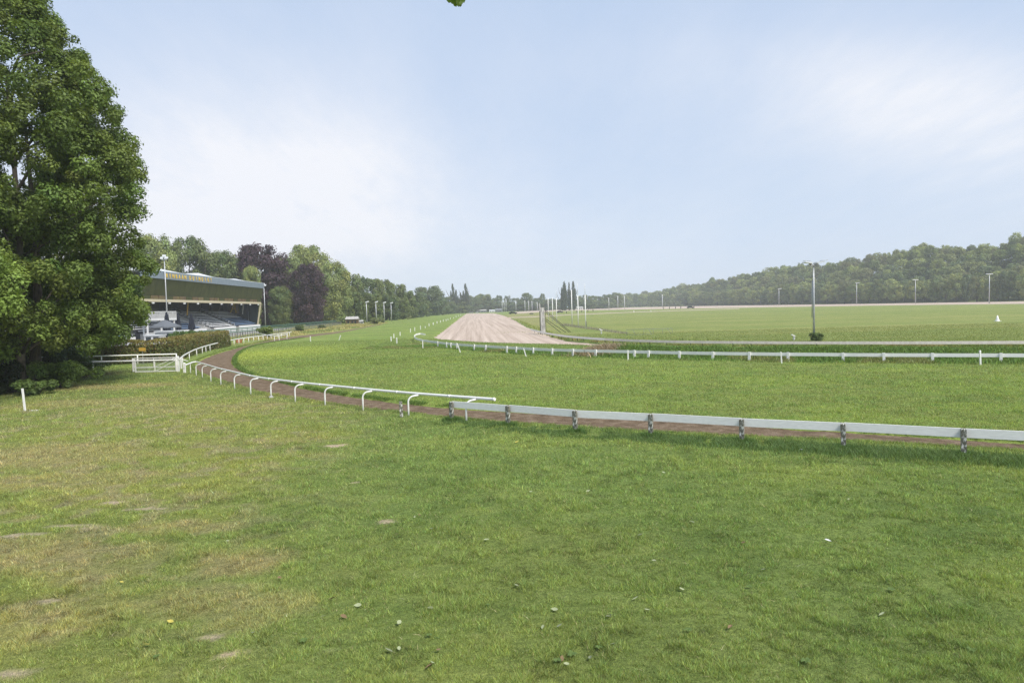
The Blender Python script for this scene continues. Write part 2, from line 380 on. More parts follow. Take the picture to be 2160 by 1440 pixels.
SX = np.array([p[0] for p in INNER]); SY = np.array([p[1] for p in INNER])
# --- colours of the turf
def blob(x, y, px, py, rx, ry, rot=0.0, seed=0, rough=.5):
    c = U(px, py); dx = x - c[0]; dy = y - c[1]; cr, sr = math.cos(rot), math.sin(rot)
    a = (dx * cr + dy * sr) / rx; b = (-dx * sr + dy * cr) / ry
    return np.clip(1.25 - (a * a + b * b) + (fbm(x, y, min(rx, ry) * 1.2, 4, seed) - .5) * 4 * rough, 0, 1)
BARE = [(713,940,.44,.28,0),(243,1060,.34,.16,.1),(150,1108,.60,.12,.10),(50,1127,.55,.12,.25),(192,1112,.26,.16,.2),(820,1098,.24,.15,0),(440,1345,.24,.10,.2),(480,1382,.14,.12,0),(100,1265,.22,.12,0),(750,1018,.16,.09,.1),(335,1290,.2,.06,.2),(25,1420,.35,.12,.3),(310,1072,.5,.15,0),(700,1370,.13,.08,0)]
DRY = [(60,960,4.0,2.2,.75),(30,1180,1.6,1.3,.8),(200,1180,1.6,1.2,.5),(500,1185,1.2,.8,.8),(250,815,5.0,2.0,.8),(160,850,4.5,2.0,.6),(420,860,5.0,2.5,.45),(390,1110,1.4,.5,.6),(420,1260,1.0,.7,.55),(150,1010,3,1.2,.5),(560,1290,.8,.7,.45),(120,1300,1.3,1.0,.4),(530,930,3,.8,.3),(1265,735,2.2,1.4,.9)]
def lerp(a, b, t): return a * (1 - t[..., None]) + np.array(b) * t[..., None]
FG_ZONE = P_out[::-1]
fg_poly = [tuple(p) for p in P_out] + [(-160, 330), (-400, 330), (-400, -80), (400, -80), (400, 10)]
infield_poly = [tuple(p[:2]) for p in INNER] + [(400, 20), (1500, 600)] + [tuple(U(*p)[:2]) for p in [(2300,641),(2160,641.5),(1900,644),(1700,647),(1450,651.5),(1200,656),(1100,660.5)]] + [tuple(U(*p)[:2]) for p in s_right[::-1][1:]]
def turf_col(x, y):
    f1 = fbm(x, y, 2.6, 4, 5); f2 = fbm(x, y, .55, 3, 8); f3 = fbm(x, y, 9, 3, 12)
    fg = inpoly(x, y, fg_poly).astype(float); inf = inpoly(x, y, infield_poly).astype(float)
    c = np.ones(x.shape + (3,)) * np.array([.185, .232, .066])               # racing turf
    c = lerp(c, (.215, .285, .066), sstep(.42, .62, f1) * .6)
    c = lerp(c, (.130, .215, .050), sstep(.5, .3, f2) * .5)
    # pale yellow tip of the turf by the bend
    tip = np.clip(1.2 - np.hypot((x - U(560,745)[0]) / 10, (y - U(560,745)[1]) / 17), 0, 1)
    c = lerp(c, (.32, .37, .075), tip * .8)
    # mown bands of the infield
    inf_c = np.ones_like(c) * np.array([.225, .250, .085]); inf_c = lerp(inf_c, (.195, .235, .072), sstep(.45, .6, fbm(x * .12, y, 7, 3, 44)))
    c = c * (1 - inf[..., None]) + inf_c * inf[..., None]
    # foreground lawn
    l = np.ones_like(c) * np.array([.180, .246, .070]); l = lerp(l, (.222, .278, .076), sstep(.47, .66, f1) * .75); l = lerp(l, (.130, .190, .052), sstep(.47, .3, fbm(x, y, 1.3, 3, 77)) * .6)
    l = lerp(l, (.235, .265, .075), sstep(.52, .72, f3) * .3)
    leftness = sstep(-1.0, -9.0, x + .05 * y) * (1 - sstep(26, 60, y))
    l = lerp(l, (.280, .285, .082), leftness * (.40 + .35 * sstep(.38, .62, f1)))
    l = lerp(l, (.30, .27, .16), leftness * sstep(.5, .68, f2) * .75)
    for i, (px, py, rx, ry, s) in enumerate(DRY):
        l = lerp(l, (.33, .285, .140), blob(x, y, px, py, rx, ry, 0, 60 + i, .6) * s)
    c = c * (1 - fg[..., None]) + l * fg[..., None]
    # rough weedy verge left of the far dirt track and long grass of the bank
    vg = fg * sstep(95, 120, y) * sstep(-20, -30, x); c = lerp(c, (.285, .27, .10), vg * (.35 + .6 * sstep(.4, .6, fbm(x, y, 5, 3, 90))))
    bk = inpoly(x, y, BANKP).astype(float) * (1 - inf) * sstep(-3.0, -.8, (y - bank_y(x))) * (x > -18); c = lerp(c, (.15, .21, .055), bk * .75)
    c = lerp(c, (.19, .165, .08), bk * sstep(.58, .72, f1) * .5)
    rough = inf * np.exp(-(np.maximum(y - np.interp(x, SX, SY), 0) / 7.0)) * (x > 3) * (x < 60); c = lerp(c, (.16, .20, .062), rough * .8)
    wl_ = inf * sstep(8, -4, x - (.05 * y)) ; c = lerp(c, (.26, .24, .105), wl_ * .6)
    # woodland floor
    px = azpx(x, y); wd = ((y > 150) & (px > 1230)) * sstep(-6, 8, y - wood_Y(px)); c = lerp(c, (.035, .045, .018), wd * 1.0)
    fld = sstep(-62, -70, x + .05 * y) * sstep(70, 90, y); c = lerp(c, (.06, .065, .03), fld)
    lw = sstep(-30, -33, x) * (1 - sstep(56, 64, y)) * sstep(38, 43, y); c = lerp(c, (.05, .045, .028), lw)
    return c
def bare_mask(x, y):
    b = np.zeros(x.shape)
    for i, (px, py, rx, ry, rot) in enumerate(BARE):
        b = np.maximum(b, blob(x, y, px, py, rx, ry, rot, 30 + i, .55))
    return b
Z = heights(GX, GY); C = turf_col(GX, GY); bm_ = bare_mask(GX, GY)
fgm = inpoly(GX, GY, fg_poly) * (GY < 60) * 1.0; C = C * (1 - .12 * fgm[..., None]); C = lerp(C, (.40, .325, .24), np.clip(bm_ * 1.8, 0, 1) * sstep(.10, .42, fbm(GX, GY, .35, 3, 131) + .12))  # lawn ground tinted darker for the shade between blades, then bare soil
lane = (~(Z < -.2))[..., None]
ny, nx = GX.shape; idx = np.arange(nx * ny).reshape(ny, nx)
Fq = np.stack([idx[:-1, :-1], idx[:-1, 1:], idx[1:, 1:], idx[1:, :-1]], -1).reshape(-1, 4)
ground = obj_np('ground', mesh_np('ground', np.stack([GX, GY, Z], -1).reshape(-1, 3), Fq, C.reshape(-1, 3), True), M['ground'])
tag(ground, kind='structure')
def gz(x, y):
    return float(heights(np.array([float(x)]), np.array([float(y)]))[0])
def sheet(name, poly, zf, m, grow, ymax=2000):
    s = sdist(GX, GY, poly); keep = (s > -grow) & (GY < ymax)
    kf = (keep[:-1, :-1] & keep[:-1, 1:] & keep[1:, 1:] & keep[1:, :-1]).reshape(-1); F = Fq[kf]
    u, inv = np.unique(F, return_inverse=True); z = zf(GX, GY, s).reshape(-1)
    V = np.stack([GX.reshape(-1)[u], GY.reshape(-1)[u], z[u]], -1)
    return tag(obj_np(name, mesh_np(name, V, inv.reshape(F.shape), None, True), m), kind='structure')
def zd(x, y, s):
    clod = (fbm(x, y, .8, 4, 55) - .5) * .11; return -.085 + clod * .5 * (s > -.2) - .02 * sstep(.5, 2, s)
sheet('dirt_track', DIRT, zd, M['dirt'], .6)
sheet('sand_track', SAND, lambda x, y, s: -.20 - .0 * x + (fbm(x, y * .3, 1.0, 3, 66) - .5) * .05 * (y < 200), M['sand'], .7)
# the far side of the sand oval, a flat strip on the grass
fin_ = [(1085,661.5),(1200,655),(1325,653),(1450,651),(1700,646.7),(1900,643.7),(2160,641),(2500,636)]
fout = [(1085,658),(1200,651.3),(1325,648.5),(1450,645.8),(1700,641.5),(1900,638.6),(2160,635.3),(2500,630)]
mb = MB(); A = [U(*p) for p in fin_]; B = [U(*p) for p in fout]
A = smoothpl(A, 1); B = smoothpl(B, 1)
for i in range(len(A) - 1):
    P = [A[i], A[i + 1], B[i + 1], B[i]]; mb.hexa([(p[0], p[1], -.3) for p in P] + [(p[0], p[1], .05) for p in P])
o = mb.build('far_sand_track', M['sand']); tag(o, kind='structure')
# thin sandy path crossing to the straight
mb = MB(); A = [U(*p) for p in [(1062,671),(1130,668.5),(1200,664.5),(1330,659),(1450,655),(1560,651.5)]]; B = [U(*p) for p in [(1062,669.7),(1130,667),(1200,663.2),(1330,658),(1450,654),(1560,650.7)]]
for i in range(len(A) - 1):
    P = [A[i], A[i + 1], B[i + 1], B[i]]; mb.hexa([(p[0], p[1], -.3) for p in P] + [(p[0], p[1], .03) for p in P])
tag(mb.build('path', M['sand']), kind='structure')

# ------------------------------------------------------------------ grass (nobody could count it)
def blades(name, x, y, h, w, col, lean=.5, zoff=-.01, m='grass', z=None, seg=1):
    n = len(x); z = (heights(x, y) if z is None else z) + zoff
    a = rng.uniform(0, 2 * np.pi, n); b = rng.uniform(0, 2 * np.pi, n); ln = h * lean * rng.uniform(.2, 1.3, n)
    base = np.stack([x, y, z], -1); side = np.stack([np.cos(a), np.sin(a), np.zeros(n)], -1) * (w / 2)[:, None]
    tip = base + np.stack([np.cos(b) * ln, np.sin(b) * ln, h], -1)
    mid = base + np.stack([np.cos(b) * ln * .3, np.sin(b) * ln * .3, h * .6], -1)
    if seg == 1: V = np.stack([base - side, base + side, tip], 1).reshape(-1, 3); k = 3; F = np.arange(n * 3).reshape(-1, 3)
    else:
        V = np.stack([base - side, base + side, mid + side * .8, mid - side * .8, tip], 1).reshape(-1, 3); k = 5
        q = np.arange(n)[:, None] * 5; F = np.concatenate([q + np.array([[0, 1, 2]]), q + np.array([[0, 2, 3]]), q + np.array([[3, 2, 4]])], 0)
    return obj_np(name, mesh_np(name, V, F, np.repeat(col, k, 0)), M[m])
def scatter(n, y0, y1, xl, xr, power=1.6):        # denser close to the camera
    u = rng.uniform(0, 1, n); e = 2 - power
    y = (y0 ** e + u * (y1 ** e - y0 ** e)) ** (1 / e); x = rng.uniform(xl, xr, n) * y + rng.normal(0, .3, n); return x, y
def jitter_col(c, s=.15):
    k = rng.normal(1, s, (len(c), 1)); t = rng.normal(0, .07, (len(c), 1)); return np.clip(c * k * np.concatenate([1 + t, 1 + 0 * t, 1 - t], 1), .01, 1)
x, y = scatter(2100000, 7.6, 66, -.78, .78, 2.4)
keep = (rng.uniform(0, 1, len(x)) > np.clip(bare_mask(x, y) * 1.3, 0, .97)) & (sdist(x, y, DIRT) < .06)
x, y = x[keep], y[keep]; sc = (y / 10) ** .72; c = jitter_col(turf_col(x, y))
thin = fbm(x, y, .5, 3, 101); tuft = fbm(x, y, .26, 3, 103) * .6 + fbm(x, y, .09, 2, 104) * .4; gap = sstep(.52, .36, tuft); kk = rng.uniform(0, 1, len(x)) > gap * .3; x, y, sc, c, thin, tuft = x[kk], y[kk], sc[kk], c[kk], thin[kk], tuft[kk]; c = jitter_col(c, .27); c = c * (.55 + .92 * sstep(.34, .66, tuft))[:, None]; c = lerp(c, (.28, .33, .10), (fbm(x, y, .35, 3, 105) > .60) * .35)  # blades in the gaps between tufts coloured darker, as if shaded
h = (.016 + .032 * rng.uniform(0, 1, len(x)) + .030 * sstep(.5, .75, thin)) * (.6 + 1.1 * sstep(.38, .66, tuft)) * sc ** .55
straw = rng.uniform(0, 1, len(x)) < .05; c[straw] = np.array([.42, .37, .19])
o = blades('lawn_grass', x, y, h, .0075 * sc * rng.uniform(.6, 1.4, len(x)), c * 1.12, .9)
tag(o, 'short mown grass covering the lawn and the near racing turf', 'grass', kind='stuff')
x, y = scatter(160000, 60, 112, -.42, .72, 1.6)
keep = (sdist(x, y, DIRT) < .2) & (sdist(x, y, SAND) < .3); x, y = x[keep], y[keep]; c = jitter_col(turf_col(x, y))
o = blades('turf_grass', x, y, rng.uniform(.05, .11, len(x)), rng.uniform(.04, .09, len(x)), c * 1.2, .9)
tag(o, 'grass of the racing turf beyond the brown dirt track', 'grass', kind='stuff')
n = 1500; x, y = scatter(n, 7.6, 24, -.8, .8, 2.05); kp = sdist(x, y, DIRT) < -.2; x, y = x[kp], y[kp]; n = len(x)
o = blades('dry_stalks', x, y, rng.uniform(.02, .06, n), np.full(n, .006), jitter_col(np.tile(np.array([[.50, .45, .27]]), (n, 1)), .2), 2.6, m='straw', seg=2)
tag(o, 'pale dry stalks lying in the short foreground grass', 'dry grass', kind='stuff')
# long grass: along the front fence, at the cut edge of the turf, on the bank, under the rails
def along(P, n, spread, off=0.0):
    P = np.array([p[:2] for p in P]); L = np.r_[0, np.cumsum(np.linalg.norm(np.diff(P, axis=0), axis=1))]
    s = rng.uniform(0, L[-1], n); x = np.interp(s, L, P[:, 0]); y = np.interp(s, L, P[:, 1])
    return x + rng.normal(0, spread, n), y + rng.normal(0, spread, n) + off
fence_base = [(953,888),(1072,899),(1214,912),(1373,922),(1565,935),(1780,948),(2033,964),(2340,983)]
FB = [U(*p) for p in fence_base]
xs, ys, hs, ws, cs = [], [], [], [], []
def addg(x, y, h, w, c): xs.append(x); ys.append(y); hs.append(h); ws.append(w); cs.append(c)
x, y = along(FB, 60000, .42, -.25); f = fbm(x, y, .7, 3, 70); r = sstep(2, 10, x)
kp = (f + .15 * r > .45) & (sdist(x, y, DIRT) < -.02); x, y, r = x[kp], y[kp], r[kp]
c = jitter_col(np.tile(np.array([[.125, .195, .062]]), (len(x), 1)), .2); addg(x, y, (.06 + .17 * rng.uniform(0, 1, len(x)) * (.35 + .65 * r)), np.full(len(x), .012), c)
for p in FB:
    x = rng.normal(p[0], .16, 1500); y = rng.normal(p[1] - .05, .14, 1500); c = jitter_col(np.tile(np.array([[.10, .175, .045]]), (1500, 1)), .2)
    addg(x, y, rng.uniform(.06, .24, 1500), np.full(1500, .012), c)
edge = [p for p in P_in if 15 < p[1] < 130]
x, y = along(edge, 60000, .14, .10); kp = (sdist(x, y, DIRT) < .10) & (fbm(x, y, 1.2, 3, 71) > .38); x, y = x[kp], y[kp]
addg(x, y, rng.uniform(.05, .16, len(x)) , .014 * (y / 30), jitter_col(np.tile(np.array([[.125, .20, .045]]), (len(x), 1)), .2))
x, y = along([p for p in P_out if 15 < p[1] < 130], 50000, .18, -.12); kp = (sdist(x, y, DIRT) < .02) & (fbm(x, y, 1.0, 3, 72) > .45); x, y = x[kp], y[kp]
addg(x, y, rng.uniform(.04, .13, len(x)), .013 * (y / 30), jitter_col(turf_col(x, y), .2))
tall = blades('long_grass', np.concatenate(xs), np.concatenate(ys), np.concatenate(hs), np.concatenate(ws), np.concatenate(cs) * 1.15, .8, seg=2)
tag(tall, 'long rough grass along the plank fence and the edges of the dirt track', 'long grass', kind='stuff')
xs, ys, hs, ws, cs = [], [], [], [], []
n = 130000; x = rng.uniform(-18, 64, n); y = bank_y(x) + rng.normal(-1.2, 2.0, n)
kp = (sdist(x, y, SAND) < .2) & (y < np.interp(x, SX, SY) - .3 + 1e3 * (x < 5)) & (y > bank_y(x) - 4.6); x, y = x[kp], y[kp]
addg(x, y, rng.uniform(.10, .34, len(x)) * (.55 + .45 * sstep(.35, .6, fbm(x, y, 2, 3, 73))) * sstep(-25, 15, x + 8), rng.uniform(.03, .06, len(x)), jitter_col(lerp(np.tile(np.array([.115, .185, .045]), (len(x), 1)), (.22, .19, .09), sstep(.56, .72, fbm(x, y, 2.5, 3, 74)) * .6), .22))
n = 60000; x = rng.uniform(-3, 66, n); y = np.interp(x, SX, SY) + rng.gamma(2.0, 1.5, n) * np.where(x < 25, 1.8, .7)
f = fbm(x, y, 2.5, 3, 75); kp = f > .42; x, y, f = x[kp], y[kp], f[kp]
addg(x, y, rng.uniform(.08, .30, len(x)), rng.uniform(.04, .07, len(x)), jitter_col(lerp(np.tile(np.array([.15, .20, .055]), (len(x), 1)), (.27, .22, .11), sstep(.5, .7, f) * .7), .2))
x, y = along([U(*p) for p in [(1042,666),(1085,676),(1120,692),(1150,705)]], 16000, .8, .5); kp = sdist(x, y, SAND) < -.1; x, y = x[kp], y[kp]
addg(x, y, rng.uniform(.1, .35, len(x)), np.full(len(x), .10), jitter_col(np.tile(np.array([[.20, .23, .07]]), (len(x), 1)), .2))
# weeds on the verge left
n = 40000; s = rng.uniform(0, 1, n); ta = [U(*p)[:2] for p in [(560,716),(620,706),(690,698),(760,688),(800,681)]]
x, y = along(ta, n, 2.2, 0); x = x - rng.gamma(2, 1.6, n); kp = (sdist(x, y, DIRT) < -.3); x, y = x[kp], y[kp]
addg(x, y, rng.uniform(.1, .5, len(x)) * sstep(.3, .6, fbm(x, y, 4, 3, 76)), rng.uniform(.08, .16, len(x)), jitter_col(lerp(np.tile(np.array([.20, .23, .08]), (len(x), 1)), (.33, .29, .13), sstep(.42, .62, fbm(x, y, 5, 3, 90))), .2))
bank_g = blades('bank_grass', np.concatenate(xs), np.concatenate(ys), np.concatenate(hs), np.concatenate(ws), np.concatenate(cs) * 1.45, .8, seg=2)
tag(bank_g, 'rough long grass and weeds on the bank and beside the sand track', 'long grass', kind='stuff')
# ------------------------------------------------------------------ trees
def leaf_quads(P, Nn, size, aspect=.6, jit=.35):
    n = len(P); Nn = Nn + rng.normal(0, jit, (n, 3)); Nn /= np.linalg.norm(Nn, axis=1, keepdims=True) + 1e-9
    r = rng.normal(0, 1, (n, 3)); t = np.cross(Nn, r); t /= np.linalg.norm(t, axis=1, keepdims=True) + 1e-9; b = np.cross(Nn, t)
    s = (size * rng.uniform(.6, 1.4, n))[:, None] if np.isscalar(size) else (size * rng.uniform(.6, 1.4, n))[:, None]
    fold = Nn * s * .12
    V = np.stack([P - t * s, P - b * s * aspect + fold, P + t * s, P + b * s * aspect + fold], 1).reshape(-1, 3)
    return V, np.arange(n * 4).reshape(-1, 4)
def crown_points(centers, radii, per, flat=.75, up=.35):
    Ps, Ns, ids = [], [], []
    for i, (c, r) in enumerate(zip(centers, radii)):
        k = int(per * (r / np.mean(radii)) ** 2); d = rng.normal(0, 1, (k, 3)); d[:, 2] += up; d /= np.linalg.norm(d, axis=1, keepdims=True)
        rad = rng.uniform(.45, 1.0, (k, 1)) ** .6 * (1 + .25 * rng.normal(0, 1, (k, 1)) * .5)
        Ps.append(np.array(c) + d * rad * r * np.array([1, 1, flat])); Ns.append(d + np.array([0, 0, .55])); ids.append(np.full(k, i))
    return np.concatenate(Ps), np.concatenate(Ns), np.concatenate(ids)
def proto_crown(name, prof, ncl, per, leaf, rc, z0=.0):
    """crown of unit height and unit width; prof(t) = relative radius at height t"""
    cs, rs = [], []
    while len(cs) < ncl:
        t = rng.uniform(z0, 1); R = prof(t) * .5; a = rng.uniform(0, 6.283); q = math.sqrt(rng.uniform(.12, 1)) * max(R - rc * .55, .01)
        if rng.uniform() > (R / .5 + .25): continue
        cs.append((math.cos(a) * q, math.sin(a) * q, min(max(t, rc * .3), 1 - rc * .6))); rs.append(rc * rng.uniform(.6, 1.3) * (.6 + .4 * R / .5))
    P, Nn, ids = crown_points(cs, rs, per); shade = rng.normal(1, .11, len(cs))[ids]; warm = rng.normal(0, .06, len(cs))[ids]
    V, F = leaf_quads(P, Nn, leaf); col = np.repeat(np.stack([shade * (1 + warm), shade, shade * (1 - warm)], 1), 4, 0)
    me = mesh_np(name, V, F, col); me.materials.append(M['crown']); return me
def roundp(t): return (max(0, 1 - abs((t - .45) / .60) ** 2.4)) ** .5
def tallp(t): return (max(0, 1 - abs((t - .40) / .64) ** 2.0)) ** .6
def popl(t): return (max(0.0, math.sin(math.pi * min(1, (t * .93 + .07)) ** .75))) ** .7
CR = {'round': [proto_crown('broad_crown', roundp, 74, 120, .025, .140) for _ in range(4)],
      'tall': [proto_crown('tall_crown', tallp, 64, 100, .023, .125) for _ in range(2)],
      'poplar': [proto_crown('poplar_crown', popl, 90, 90, .026, .16) for _ in range(2)],
      'fine': [proto_crown('fine_crown', roundp, 150, 175, .0160, .125) for _ in range(3)]}
def trunk_mesh(name, forks=3):
    mb = MB(); mb.tube([(0, 0, -.02), (.004, .003, .12), (-.006, .004, .34), (.004, 0, .5)], [.030, .022, .018, .012], 8)
    for k in range(forks):
        a = k * 2.1 + .4; mb.tube([(0, 0, .22 + .05 * k), (math.cos(a) * .09, math.sin(a) * .09, .42 + .05 * k), (math.cos(a) * .19, math.sin(a) * .19, .62 + .05 * k), (math.cos(a) * .22, math.sin(a) * .22, .8)], [.014, .011, .006, .002], 6)
    me = bpy.data.meshes.new(name); me.from_pydata(mb.v, [], mb.f); me.polygons.foreach_set('use_smooth', [True] * len(mb.f)); me.update(); me.materials.append(M['bark']); return me
TRK = trunk_mesh('trunk')
def tree(name, label, cat, kind, x, y, z, h, w, col, group=None, cb=.12, wy=None):
    """h total height, w crown width, cb height of the crown's underside as a share of h"""
    t = empty(name, (x, y, z), rng.uniform(0, 6.28)); tag(t, label, cat, group)
    tr = bpy.data.objects.new('trunk', TRK); link(tr, t); tr.scale = (h * 1.0, h * 1.0, h * .98)
    cr = bpy.data.objects.new('crown', CR[kind][int(rng.integers(len(CR[kind])))]); link(cr, t)
    cr.location = (0, 0, cb * h); cr.scale = (w, wy or w, h * (1 - cb)); cr.color = tuple(col) + (1,)
    return t
G_MID = (.150, .190, .062); G_LT = (.260, .300, .095); G_DK = (.100, .140, .050); G_BL = (.125, .165, .070); PURP = (.066, .038, .048); G_YEL = (.20, .23, .06)
def treepx(name, label, kind, px, py, Y, wpx, col, group=None, cb=.06, cat='tree', z=0.0):
    p = D(px, py, Y); h = p[2] - z; w = wpx / 1500.0 * Y * 1.1
    return tree(name, label, cat, kind, p[0], Y, z, h, w, col, group, cb)
gL = 'park trees behind the grandstand'
L_TREES = [
 ('broadleaf_tree','pale green feathery tree showing between the big near tree and the lamp post','fine',318,497,206,100,G_LT),
 ('broadleaf_tree','tall dark green tree rising highest above the grandstand roof','fine',394,497,232,108,G_MID),
 ('broadleaf_tree','green tree over the middle of the grandstand roof, right of the tallest one','fine',468,531,240,92,G_MID),
 ('broadleaf_tree','low green tree just above the lettered end of the grandstand roof','fine',428,560,236,70,G_DK),
 ('broadleaf_tree','small yellowish green tree peeping over the far end of the roof','fine',528,562,232,42,G_LT),
 ('copper_beech','large purple leaved beech standing behind the far end of the grandstand','fine',540,515,248,132,PURP),
 ('broadleaf_tree','green tree standing between the two purple beeches','fine',597,541,262,72,G_MID),
 ('broadleaf_tree','tall pale green tree with white gaps, highest right of the first purple beech','fine',648,515,285,105,G_LT),
 ('copper_beech','narrower purple leaved beech hanging low right of the far stand lamp','fine',644,556,240,76,PURP),
 ('broadleaf_tree','green bush-like tree in front of the beeches beside the far stand lamp','fine',590,604,236,50,G_MID),
 ('broadleaf_tree','light green tree drooping beside the right purple beech','fine',700,553,272,72,G_LT),
 ('broadleaf_tree','dark green tree behind the glazed end of the grandstand','fine',500,560,244,80,G_DK),
 ('broadleaf_tree','mid green tree above the left lettered fascia, half hidden by the lamp post','fine',362,548,226,60,G_MID),
]
for nm, lab, kind, px, py, Y, wpx, c in L_TREES: treepx(nm, lab, kind, px, py, Y, wpx, c, gL)
# dark lower growth filling the park behind
LB = [(455,600,250,90,G_DK),(560,610,268,80,G_DK),(610,615,275,80,G_DK),(665,612,285,76,G_DK),(700,618,290,70,G_DK),(330,600,215,80,G_DK),(250,560,200,120,G_MID),(150,560,190,140,G_MID),(40,560,185,150,G_MID)]
for i, (px, py, Y, wpx, c) in enumerate(LB):
    lab = 'dark green tree low behind the beeches, %s from the right' % ordw(len(LB) - 1 - i) if i < 5 else 'tree hidden mostly by the big near tree, %s of four from the right' % ordw(i - 5)
    treepx('broadleaf_tree', lab, 'round', px, py, Y, wpx, c, gL, .02)
gW = 'broadleaf trees along the left edge of the racecourse'
W_TREES = [(738,574,300,58,G_MID),(762,582,315,52,G_BL),(788,586,330,54,G_MID),(812,589,345,50,G_MID),(835,598,365,48,G_MID),(857,612,385,46,G_MID),(876,618,415,42,G_BL),(903,604,520,62,G_BL),(925,618,540,46,G_BL),(893,632,450,36,G_MID),
           (750,615,282,46,G_MID),(785,618,300,44,G_MID),(820,622,325,44,G_DK),(850,632,350,36,G_MID),(720,600,292,50,G_MID),(915,634,560,30,G_BL),(940,626,610,34,G_BL)]
W_TREES.sort()
for i, (px, py, Y, wpx, c) in enumerate(W_TREES):
    treepx('broadleaf_tree', 'green tree edging the left wood, %s from its end nearest the grandstand' % ordw(i), 'round' if i % 3 else 'tall', px, py, Y, wpx, c, gW, .02)
gC = 'trees of the far end of the racecourse'
C_TREES = [(985,622,760,36,'round',G_BL),(1012,624,780,32,'round',G_MID),(1020,620,790,40,'round',G_MID),(1000,630,740,30,'round',G_BL),(1045,628,800,34,'round',G_BL),(1052,622,820,20,'tall',G_DK),(1068,623,800,14,'tall',G_DK),(1088,628,830,30,'round',G_BL),(1110,617,780,30,'round',G_BL),(1135,628,820,30,'round',G_BL),(1144,618,830,14,'tall',G_BL),(1160,630,840,34,'round',G_BL),(1180,630,850,30,'round',G_BL),(1228,622,860,26,'round',G_MID),(1246,623,860,26,'round',G_MID),(1262,624,880,26,'round',G_BL),(1280,620,900,30,'round',G_BL),(1300,617,930,30,'round',G_MID),(1215,632,820,30,'round',G_BL),(965,630,700,34,'round',G_BL),(975,636,690,30,'round',G_MID),(945,634,640,40,'round',G_BL),(1030,634,760,36,'round',G_DK),(1070,636,770,34,'round',G_BL),(1100,636,760,32,'round',G_BL),(1125,637,780,34,'round',G_BL),(1150,637,780,34,'round',G_BL),(1195,637,800,40,'round',G_BL),(1240,636,820,40,'round',G_BL),(1270,636,840,36,'round',G_BL)]
C_TREES.sort()
for i, (px, py, Y, wpx, kind, c) in enumerate(C_TREES):
    treepx('broadleaf_tree', 'hazy tree of the far treeline, %s from its left end' % ordw(i), kind, px, py, Y, wpx, c, gC, .0)
for i, (px, py, Y, wpx) in enumerate([(954,597,690,11),(962,610,690,9),(981,597,690,13),(986,612,700,9),(971,616,700,9),(1190,592,700,12),(1200,594,700,7),(1209,592,700,12),(1185,604,705,7)]):
    lab = ('slender poplar left of the sand straight, %s of its group from the left' % ordw([0,1,3,4,2][i])) if i < 5 else ('slender dark poplar behind the white poles, %s of its group from the left' % ordw([1,2,3,0][i - 5]))
    treepx('poplar_tree', lab, 'poplar', px, py, Y, wpx, (.055, .080, .040), 'poplars at the far end', .04)
# front row of the wood on the right
px = 1292; i = 0; RW = []
while px < 2210:
    Yf = float(wood_Y(px)) + rng.uniform(-4, 8); RW.append((px, Yf)); px += 13 if px < 1500 else (15 if px < 1700 else (18 if px < 1900 else 22))
ORL = [(1545,'faint field lamp furthest left'),(1643,'third field lamp from the left'),(1717,'tall floodlight mast'),(1807,'fourth field lamp from the left'),(1931,'fifth field lamp from the left'),(2087,'rightmost field lamp')]
cnt = {}
for (px, Yf) in RW:
    x = (px - 1080) / 1500 * Yf; h = rng.uniform(16, 20.5); w = rng.uniform(9, 13) * (1.0 if px > 1700 else 1.25)
    ref = min(ORL, key=lambda r: abs(r[0] - px)); side = 'left' if px < ref[0] else 'right'; cnt.setdefault((ref[1], side), []).append(px)
for (px, Yf) in RW:
    x = (px - 1080) / 1500 * Yf; h = rng.uniform(15, 20); w = rng.uniform(9.5, 13) * (1.0 if px > 1700 else 1.2)
    ref = min(ORL, key=lambda r: abs(r[0] - px)); side = 'left' if px < ref[0] else 'right'; lst = cnt[(ref[1], side)]
    k = sorted(lst, key=lambda v: abs(v - ref[0])).index(px)
    c = [G_MID, G_BL, G_LT, G_LT, (.17, .19, .075)][int(rng.integers(5))]
    tree('broadleaf_tree', 'tree edging the right wood, %s %s of the %s' % (ordw(k), side, ref[1]), 'tree', 'round' if rng.uniform() < .7 else 'tall', x, Yf, gz(x, Yf), h, w, c, 'front row trees of the wood on the right', float(rng.uniform(.10, .24)))
